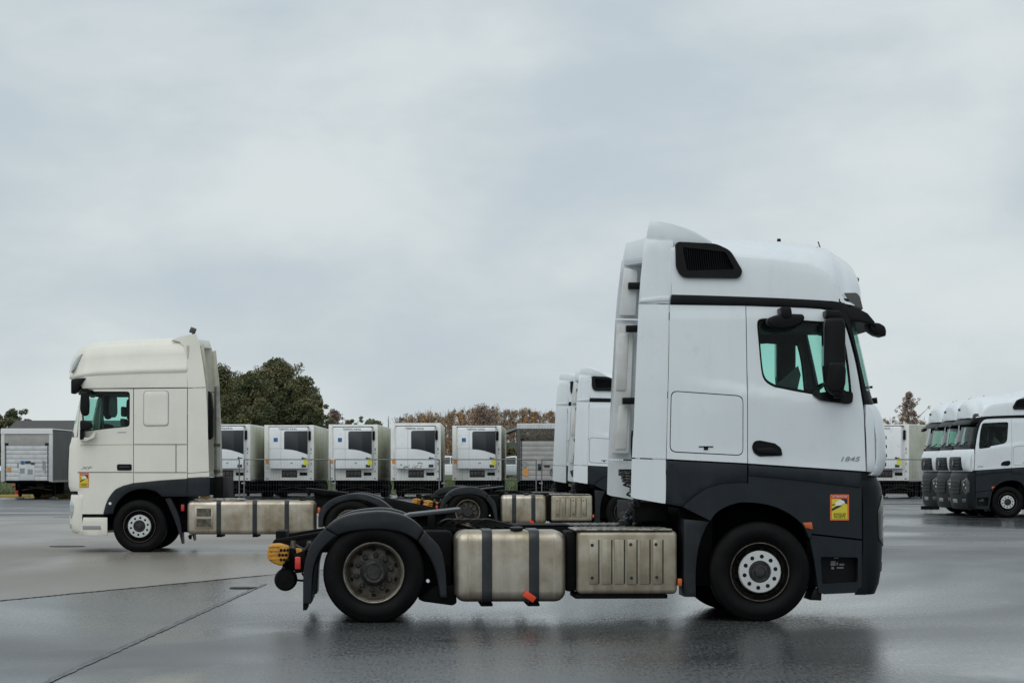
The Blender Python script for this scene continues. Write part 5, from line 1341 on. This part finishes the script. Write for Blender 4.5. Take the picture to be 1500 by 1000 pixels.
build_cream_tractor(cream)

# ------------------------------------------------------------------ trailers
reefer(330, 121, 'refrigerated trailer partly hidden behind the rear of the cream tractor', square=None, yellow=False, rz=R(-0.8))
reefer(423.5, 123, 'refrigerated trailer right of the half hidden one, orange and yellow labels, blue square', rz=R(0.9))
reefer(517.5, 123.4, 'second fully visible refrigerated trailer counting from the cream tractor', rz=R(-0.6), top=3.84)
reefer(609, 121.5, 'refrigerated trailer with grimy lower casing and no blue square, fourth in the row', square=None, yellow=False, rz=R(0.7), top=3.88, dirt=True)
reefer(698.5, 123.6, 'refrigerated trailer at the right end of the row beside the silver car', rz=R(-1.0), top=3.78)
curtain_trailer(39.5, 118.5, 'grey curtain trailer with white tarpaulin hem left of the cream tractor', True, top=3.50)
curtain_trailer(794, 122, 'grimy grey curtain trailer with scalloped hem right of the silver car', False, top=3.82)
reefer(1296, 121, 'white trailer seen at an angle between the nearest tractor and the left facing row', rz=R(-27), square=None, plain=True)

# ------------------------------------------------------------------ fence
def fence_panel(x0, x1, Y, label, H=1.86):
    root = empty('fence_panel', (x0, Y, 0), 0, label, 'fence panel', 'temporary mesh fence before the trailers')
    Lp = x1-x0
    for x in (0.04, Lp-0.04): MB().cyl((x, 0, 0.08), (x, 0, H), 0.025, seg=10).obj('post', 'galvanised', root)
    MB().cyl((0.04, 0, H), (Lp-0.04, 0, H), 0.019, seg=8).obj('top_rail', 'galvanised', root)
    MB().cyl((0.04, 0, 0.2), (Lp-0.04, 0, 0.2), 0.019, seg=8).obj('bottom_rail', 'galvanised', root)
    m = MB(); n = int(Lp/0.10)
    for k in range(1, n):
        x = 0.04+(Lp-0.08)*k/n; m.tube([(x, 0.004, 0.2), (x, 0.004, H)], 0.0014, 4, False)
    for k in range(1, 7): z = 0.2+(H-0.2)*k/7; m.tube([(0.04, -0.004, z), (Lp-0.04, -0.004, z)], 0.0014, 4, False)
    o = m.obj('wire_mesh', 'galvanised', root); o['kind'] = 'stuff'
    for x in (0.04,):
        MB().box(x-0.36, x+0.30, -0.12, 0.12, 0.0, 0.13).obj('foot_block', 'chassis_black', root, 0.02)
    MB().box(-0.06, 0.08, -0.03, 0.03, 0.95, 1.0).obj('panel_clamp', 'bare_metal', root)
FY = 88.0
fx = lambda p: (p-750)/FPX*FY
FP = [(214, 352, 'behind the cream tractor'), (356, 485, 'before the blue-square trailer nearest the cream tractor'), (489, 645, 'before the third and fourth refrigerated trailers'), (649, 787, 'before the silver car'), (792, 930, 'running behind the rear pair of white tractors'), (934, 1072, 'hidden behind the cab of the nearest tractor'), (1076, 1214, 'hidden behind the door of the nearest tractor'), (1218, 1358, 'left of the left facing tractors'), (1362, 1500, 'behind the left facing tractors')]
for a0, a1, w_ in FP: fence_panel(fx(a0), fx(a1), FY, 'grey mesh temporary fence panel '+w_)

# ------------------------------------------------------------------ small things beyond the lot
hy = empty('fire_hydrant', ((25.5-750)/FPX*128.5, 128.5, 0.1), 0, 'red fire hydrant on the grass left of the grey curtain trailer', 'hydrant')
MB().lathe([(0.0, 0.0), (0.19, 0.0), (0.19, 0.06), (0.13, 0.08), (0.13, 0.62), (0.17, 0.64), (0.17, 0.70), (0.13, 0.74), (0.08, 0.82), (0.0, 0.84)], 18).obj('barrel', 'hydrant_red', hy).rotation_euler = (R(90), 0, 0)
MB().cyl((-0.26, 0, 0.5), (0.26, 0, 0.5), 0.07, seg=12).cyl((0, -0.24, 0.45), (0, 0, 0.45), 0.085, seg=12).obj('outlet', 'hydrant_red', hy)

def car(X, Y, Z0, rz, mat, label):
    root = empty('parked_car', (X, Y, Z0), rz, label, 'car')
    prof = [(-2.15, 0.35), (-2.2, 0.7), (-2.1, 0.98), (-1.3, 1.05), (-0.6, 1.55), (0.2, 1.64), (1.3, 1.60), (1.9, 1.15), (2.1, 1.02), (2.15, 0.6), (2.1, 0.35)]
    low = [p for p in prof if p[1] < 1.2]
    body = fillet([(-2.15, 0.3), (-2.2, 0.7), (-2.1, 0.98), (-1.3, 1.05), (1.95, 1.08), (2.15, 0.9), (2.15, 0.3)], 0.12)
    MB().prism(body, -0.9, 0.9).obj('body', mat, root, 0.08, 3)
    m = MB()
    m.sweep([[(x*(1 if z < 1.2 else 0.985), y*(0.97 if z < 1.2 else 0.78), z) for x, z in [(-1.35, 1.05), (-0.55, 1.55), (0.1, 1.64), (1.2, 1.60), (1.9, 1.06)]] for y in (-0.88, 0.88)])
    m.obj('cabin_roof', mat, root, 0.06, 3)
    for sg in (-1, 1):
        for pts in ([(-1.1, 1.1), (-0.5, 1.5), (0.25, 1.55), (0.25, 1.1)], [(0.32, 1.1), (0.32, 1.55), (1.1, 1.52), (1.6, 1.12)]):
            m = MB(); m.sweep([[(x, sg*((0.862 if z < 1.2 else 0.735)+o), z) for x, z in pts] for o in (0.0, 0.012)]); m.obj('side_window', 'car_glass', root)
        for x in (-1.35, 1.35):
            w = link('wheel', MB().lathe([(0.2, 0.03), (0.24, 0.0), (0.31, 0.0), (0.33, 0.03), (0.33, 0.19), (0.2, 0.2)], 24, closed=True).mesh('wheel'), 'rubber', root)
            w.location = (x, sg*0.91, 0.33); w.rotation_euler = (0, 0, 0 if sg < 0 else math.pi)
            link('rim', MB().lathe([(0.21, 0.02), (0.12, 0.05), (0, 0.03)], 20).mesh('rim'), 'bare_metal', w)
    MB().obox((-0.93, 0, 1.30), (0.36, 0, 0.24), (0, 0.62, 0), (-0.01, 0, 0.014)).obj('windscreen', 'car_glass', root)
    MB().obox((1.57, 0, 1.34), (0.3, 0, -0.22), (0, 0.62, 0), (0.01, 0, 0.014)).obj('rear_window', 'car_glass', root)
    for sg in (-1, 1):
        MB().box(-2.2, -2.05, sg*0.85, sg*0.55, 0.68, 0.84).obj('headlight', 'clear_lens', root, 0.02)
        MB().box(2.05, 2.17, sg*0.85, sg*0.62, 0.7, 0.95).obj('tail_lamp', 'red_lens', root, 0.02)
    return root
car((749-750)/FPX*163, 163, 0.80, R(4), 'car_silver', 'silver car on the road between the last white trailer and the grey curtain trailer')
car((655-750)/FPX*163.5, 163.5, 0.80, R(-3), 'car_white', 'white car on the road glimpsed between the fourth and fifth white trailers')

def shed(X, Y, w, d, h, ridge, rmat, wmat, label, along_x=True):
    root = empty('shed' if along_x else 'house', (X, Y, 0.8), 0, label, 'building')
    MB().box(-w/2, w/2, 0, d, -0.8, h).obj('wall', wmat, root)
    if along_x:
        m = MB().prismx([(-0.5, h-0.1), (d/2, ridge), (d+0.5, h-0.1), (d+0.5, h+0.08), (d/2, ridge+0.22), (-0.5, h+0.08)], -w/2-0.4, w/2+0.4)
    else:
        m = MB().prism([(-w/2-0.5, h-0.1), (0, ridge), (w/2+0.5, h-0.1), (w/2+0.5, h+0.08), (0, ridge+0.22), (-w/2-0.5, h+0.08)], -0.4, d+0.4)
    m.obj('roof', rmat, root)
    for k in range(3):
        wx = MB().box(-w/3+k*w/3-0.6, -w/3+k*w/3+0.6, -0.03, 0.02, 0.9, min(h-0.3, 2.1)).obj('window', 'car_glass', root)
        MB().box(-w/3+k*w/3-0.7, -w/3+k*w/3+0.7, -0.08, -0.031, 0.78, 0.88).obj('sill', 'board_grey', wx)
    return root
shed((92-750)/FPX*170, 170, 7.6, 8, 3.2, 4.1, 'roof_dark', 'wall_dull', 'long dark roofed shed behind the grey curtain trailer at left')
shed((766-750)/FPX*200, 200, 7.0, 9, 3.0, 4.3, 'roof_green', 'wall_dull', 'grey green gabled house behind the silver car', False)

# ------------------------------------------------------------------ trees
def leaf_cloud(m, c, rad, n, size, rnd, squash=0.8):
    for _ in range(n):
        while True:
            p = Vector((rnd.uniform(-1, 1), rnd.uniform(-1, 1), rnd.uniform(-1, 1)))
            if p.length < 1: break
        p = Vector((p.x*rad, p.y*rad, p.z*rad*squash))+c
        s_ = size*rnd.uniform(0.6, 1.3)
        a_ = Vector((rnd.gauss(0, 1), rnd.gauss(0, 1), rnd.gauss(0, 0.7))).normalized()
        b_ = a_.cross(Vector((rnd.gauss(0, 1), rnd.gauss(0, 1), rnd.gauss(0, 1)))).normalized()
        m.add([p-a_*s_, p-b_*s_*0.55, p+a_*s_, p+b_*s_*0.55], [(0, 1, 2, 3)])
def limbs(m, base, h, r, rnd, n=9, spread=0.45, start=0.3):
    m.tube([base, base+Vector((rnd.uniform(-.1, .1)*h*.3, 0, h*0.45)), base+Vector((rnd.uniform(-.1, .1)*h*.4, 0, h*0.92))], [r, r*0.65, r*0.12], 8)
    tips = []
    for k in range(n):
        t = start+(0.85-start)*k/n; ang = k*2.4+rnd.uniform(-.4, .4); L = h*spread*(1-t*0.6)*rnd.uniform(0.7, 1.1)
        p0 = base+Vector((0, 0, h*t)); d = Vector((math.cos(ang), math.sin(ang), rnd.uniform(0.5, 1.0)))
        p1 = p0+d.normalized()*L*0.5+Vector((0, 0, L*0.05)); p2 = p0+d.normalized()*L+Vector((0, 0, L*0.15))
        m.tube([p0, p1, p2], [r*0.4*(1-t*.5), r*0.22, r*0.06], 5); tips += [p1, p2]
        for q in range(2):
            p3 = p1+Vector((rnd.gauss(0, 1), rnd.gauss(0, 1), rnd.uniform(0.2, 1.0))).normalized()*L*0.45
            m.tube([p1, p3], [r*0.14, r*0.03], 4); tips.append(p3)
    return tips
def tree(px, Y, top_py, width_px, label, leafmat, seed, nclump=34, per=130, size=0.24, bark='bark', z0=0.85, name='tree', low=0.22, group=None, squash=0.85, sparse=1.0, ctop=1.0):
    rnd = random.Random(seed)
    h = CAM_H+(HORIZ-top_py)/FPX*Y-z0; cw = width_px/FPX*Y/2
    root = empty(name, ((px-750)/FPX*Y, Y, z0), 0, label, 'tree', group)
    m = MB(); tips = limbs(m, Vector((0, 0, 0)), h*0.95, max(0.10, h*0.022), rnd)
    m.obj('trunk', bark, root)
    m = MB()
    for k in range(nclump):
        t = rnd.random()**0.85; zc = h*(low+(0.93-low)*t)
        prof = math.sin(math.pi*min(1, max(0.06, (0.18+0.80*t))))**0.6*ctop if ctop <= 1 else 1
        ang = rnd.uniform(0, 6.28); rr = cw*prof*math.sqrt(rnd.random())*0.85
        c = Vector((rr*math.cos(ang), rr*math.sin(ang), zc)); rad = cw*rnd.uniform(0.20, 0.40)
        leaf_cloud(m, c, rad, int(per*sparse*(rad/cw/0.3)**2), size, rnd, squash)
    for p in tips: leaf_cloud(m, p, cw*0.22, int(per*0.25*sparse), size, rnd)
    me = bpy.data.meshes.new('crown'); me.from_pydata([tuple(p) for p in m.v], [], m.f)
    link('crown', me, leafmat, root)
    return root
def spruce(px, Y, top_py, width_px, label, seed, z0=0.85):
    rnd = random.Random(seed); h = CAM_H+(HORIZ-top_py)/FPX*Y-z0; cw = width_px/FPX*Y/2
    root = empty('spruce_tree', ((px-750)/FPX*Y, Y, z0), 0, label, 'tree')
    MB().tube([(0, 0, 0), (0, 0, h)], [h*0.02, 0.02], 7).obj('trunk', 'bark', root)
    m = MB()
    for k in range(34):
        t = 0.12+0.88*k/34; r = cw*(1-t)*1.05+0.05
        for j in range(int(10+26*(1-t))):
            ang = rnd.uniform(0, 6.28); d = Vector((math.cos(ang), math.sin(ang), -0.35)); p0 = Vector((0, 0, h*t)); p1 = p0+d*r*rnd.uniform(0.7, 1.1); s_ = Vector((-d.y, d.x, 0))*(0.10+0.10*r)
            m.add([p0, (p0+p1)/2+s_, p1, (p0+p1)/2-s_], [(0, 1, 2, 3)])
    me = bpy.data.meshes.new('crown'); me.from_pydata([tuple(p) for p in m.v], [], m.f)
    link('crown', me, 'leaf_conifer', root)
# the dark clump behind the first trailers
tree(318, 222, 532, 96, 'dark green broad tree directly behind the cream tractor', 'leaf_dark', 11, 72, 384, 0.115)
tree(366, 214, 541, 80, 'dark green rounded tree left of the tallest one', 'leaf_dark', 12, 72, 384, 0.115)
tree(404, 220, 524, 92, 'tallest dark green tree with brownish crown in the clump', 'leaf_dark', 13, 96, 416, 0.115)
tree(441, 218, 549, 70, 'dark tree right of the tallest one in the clump', 'leaf_dark', 31, 72, 384, 0.115)
tree(462, 214, 582, 40, 'lower dark tree at the right end of the green clump', 'leaf_dark', 14, 52, 320, 0.115)
tree(345, 232, 560, 80, 'low dark tree filling the clump behind the half hidden trailer', 'leaf_dark', 15, 60, 320, 0.115, low=0.08)
tree(425, 232, 575, 100, 'low dark tree filling the clump above the first blue-square trailer', 'leaf_dark', 32, 60, 320, 0.115, low=0.08)
tree(489, 240, 595, 30, 'slender bare reddish tree right of the green clump', 'leaf_rust', 16, 30, 90, 0.10, 'twig')
tree(513, 260, 608, 24, 'small green bushy tree above the third trailer', 'leaf_green', 17, 26, 130, 0.16)
tree(546, 262, 609, 46, 'low yellowish green tree above the third trailer', 'leaf_green', 18, 34, 130, 0.16)
spruce(569, 258, 609, 13, 'small pointed spruce between the third and fourth trailers', 3)
spruce(627, 300, 599, 28, 'dark spruce against the brown wood above the fourth trailer', 4)
tree(592, 330, 600, 30, 'thin bare tree at the left end of the brown wood', 'leaf_rust', 20, 22, 50, 0.12, 'twig', sparse=0.6)
tree(706, 330, 586, 52, 'tallest bare tree rising from the brown wood', 'leaf_rust', 21, 60, 110, 0.12, 'twig', sparse=0.9)
tree(1331, 300, 568, 28, 'lone birch with sparse reddish leaves left of the left facing tractors', 'leaf_rust', 22, 70, 110, 0.10, 'twig', low=0.10, sparse=0.9, squash=1.0)
tree(18, 240, 597, 44, 'grey green tree above the grey curtain trailer, leftmost', 'leaf_green', 23, 50, 190, 0.16)
tree(44, 236, 611, 40, 'low green tree right of the leftmost tree', 'leaf_green', 24, 40, 160, 0.16)
tree(-8, 230, 604, 44, 'green tree cut by the left picture edge', 'leaf_green', 25, 40, 160, 0.16)
tree(72, 245, 619, 44, 'low dark tree behind the shed roof at left', 'leaf_green', 26, 34, 140, 0.16)
tree(100, 250, 621, 50, 'low green tree behind the shed nearest the cream tractor nose', 'leaf_green', 33, 34, 140, 0.16)
tree(744, 178, 655, 26, 'low yellow shrub behind the silver car', 'leaf_yellow', 27, 22, 120, 0.14, low=0.1)
tree(735, 186, 648, 26, 'dark shrub beside the yellow one behind the silver car', 'leaf_dark', 28, 22, 120, 0.14, low=0.1)
# the brown wood: reads as one mass
rnd = random.Random(5)
m = MB(); mt = MB()
prof = [(575, 616), (600, 606), (620, 601), (650, 602), (690, 596), (706, 594), (740, 599), (765, 597), (800, 601), (840, 597), (900, 600), (960, 604), (1010, 602), (1100, 606), (1250, 610), (1400, 612), (1560, 612)]
x = 578
while x < 1550:
    Y = rnd.uniform(335, 380); tp = interp(prof, x)+rnd.uniform(-3, 5)
    h = CAM_H+(HORIZ-tp)/FPX*Y-1.0; X = (x-750)/FPX*Y; cw = rnd.uniform(0.8, 1.5)
    mt.tube([(X, Y, 0.9), (X+rnd.uniform(-.3, .3), Y, h*0.5), (X+rnd.uniform(-.3, .3), Y, h+1.0)], [0.14, 0.08, 0.02], 5)
    for q in range(9):
        z = 0.9+h*rnd.uniform(0.4, 0.88); an = rnd.uniform(0, 6.28); mt.tube([(X, Y, z), (X+cw*math.cos(an), Y+cw*math.sin(an), z+rnd.uniform(0.8, 1.8))], [0.03, 0.010], 4)
    for q in range(11):
        t = rnd.random(); rr = cw*(1-t*0.72)*rnd.random()
        an = rnd.uniform(0, 6.28)
        leaf_cloud(m, Vector((X+rr*math.cos(an), Y+rr*math.sin(an), 0.9+h*(0.15+0.82*t))), cw*(0.55-0.25*t), 70, 0.12, rnd, 1.3)
    x += rnd.uniform(1.3, 3.2) if x < 900 else rnd.uniform(4, 9)
nv = len(m.v); me = bpy.data.meshes.new('autumn_wood'); me.from_pydata([tuple(p) for p in m.v]+[tuple(p) for p in mt.v], [], m.f+[tuple(i+nv for i in f) for f in mt.f])
me.materials.append(MATS['leaf_autumn']); me.materials.append(MATS['twig'])
me.polygons.foreach_set('material_index', [0]*len(m.f)+[1]*len(mt.f))
o = link('autumn_wood', me, None); tag(o, 'far wood of brown autumn trees along the horizon', 'wood', kind='stuff')
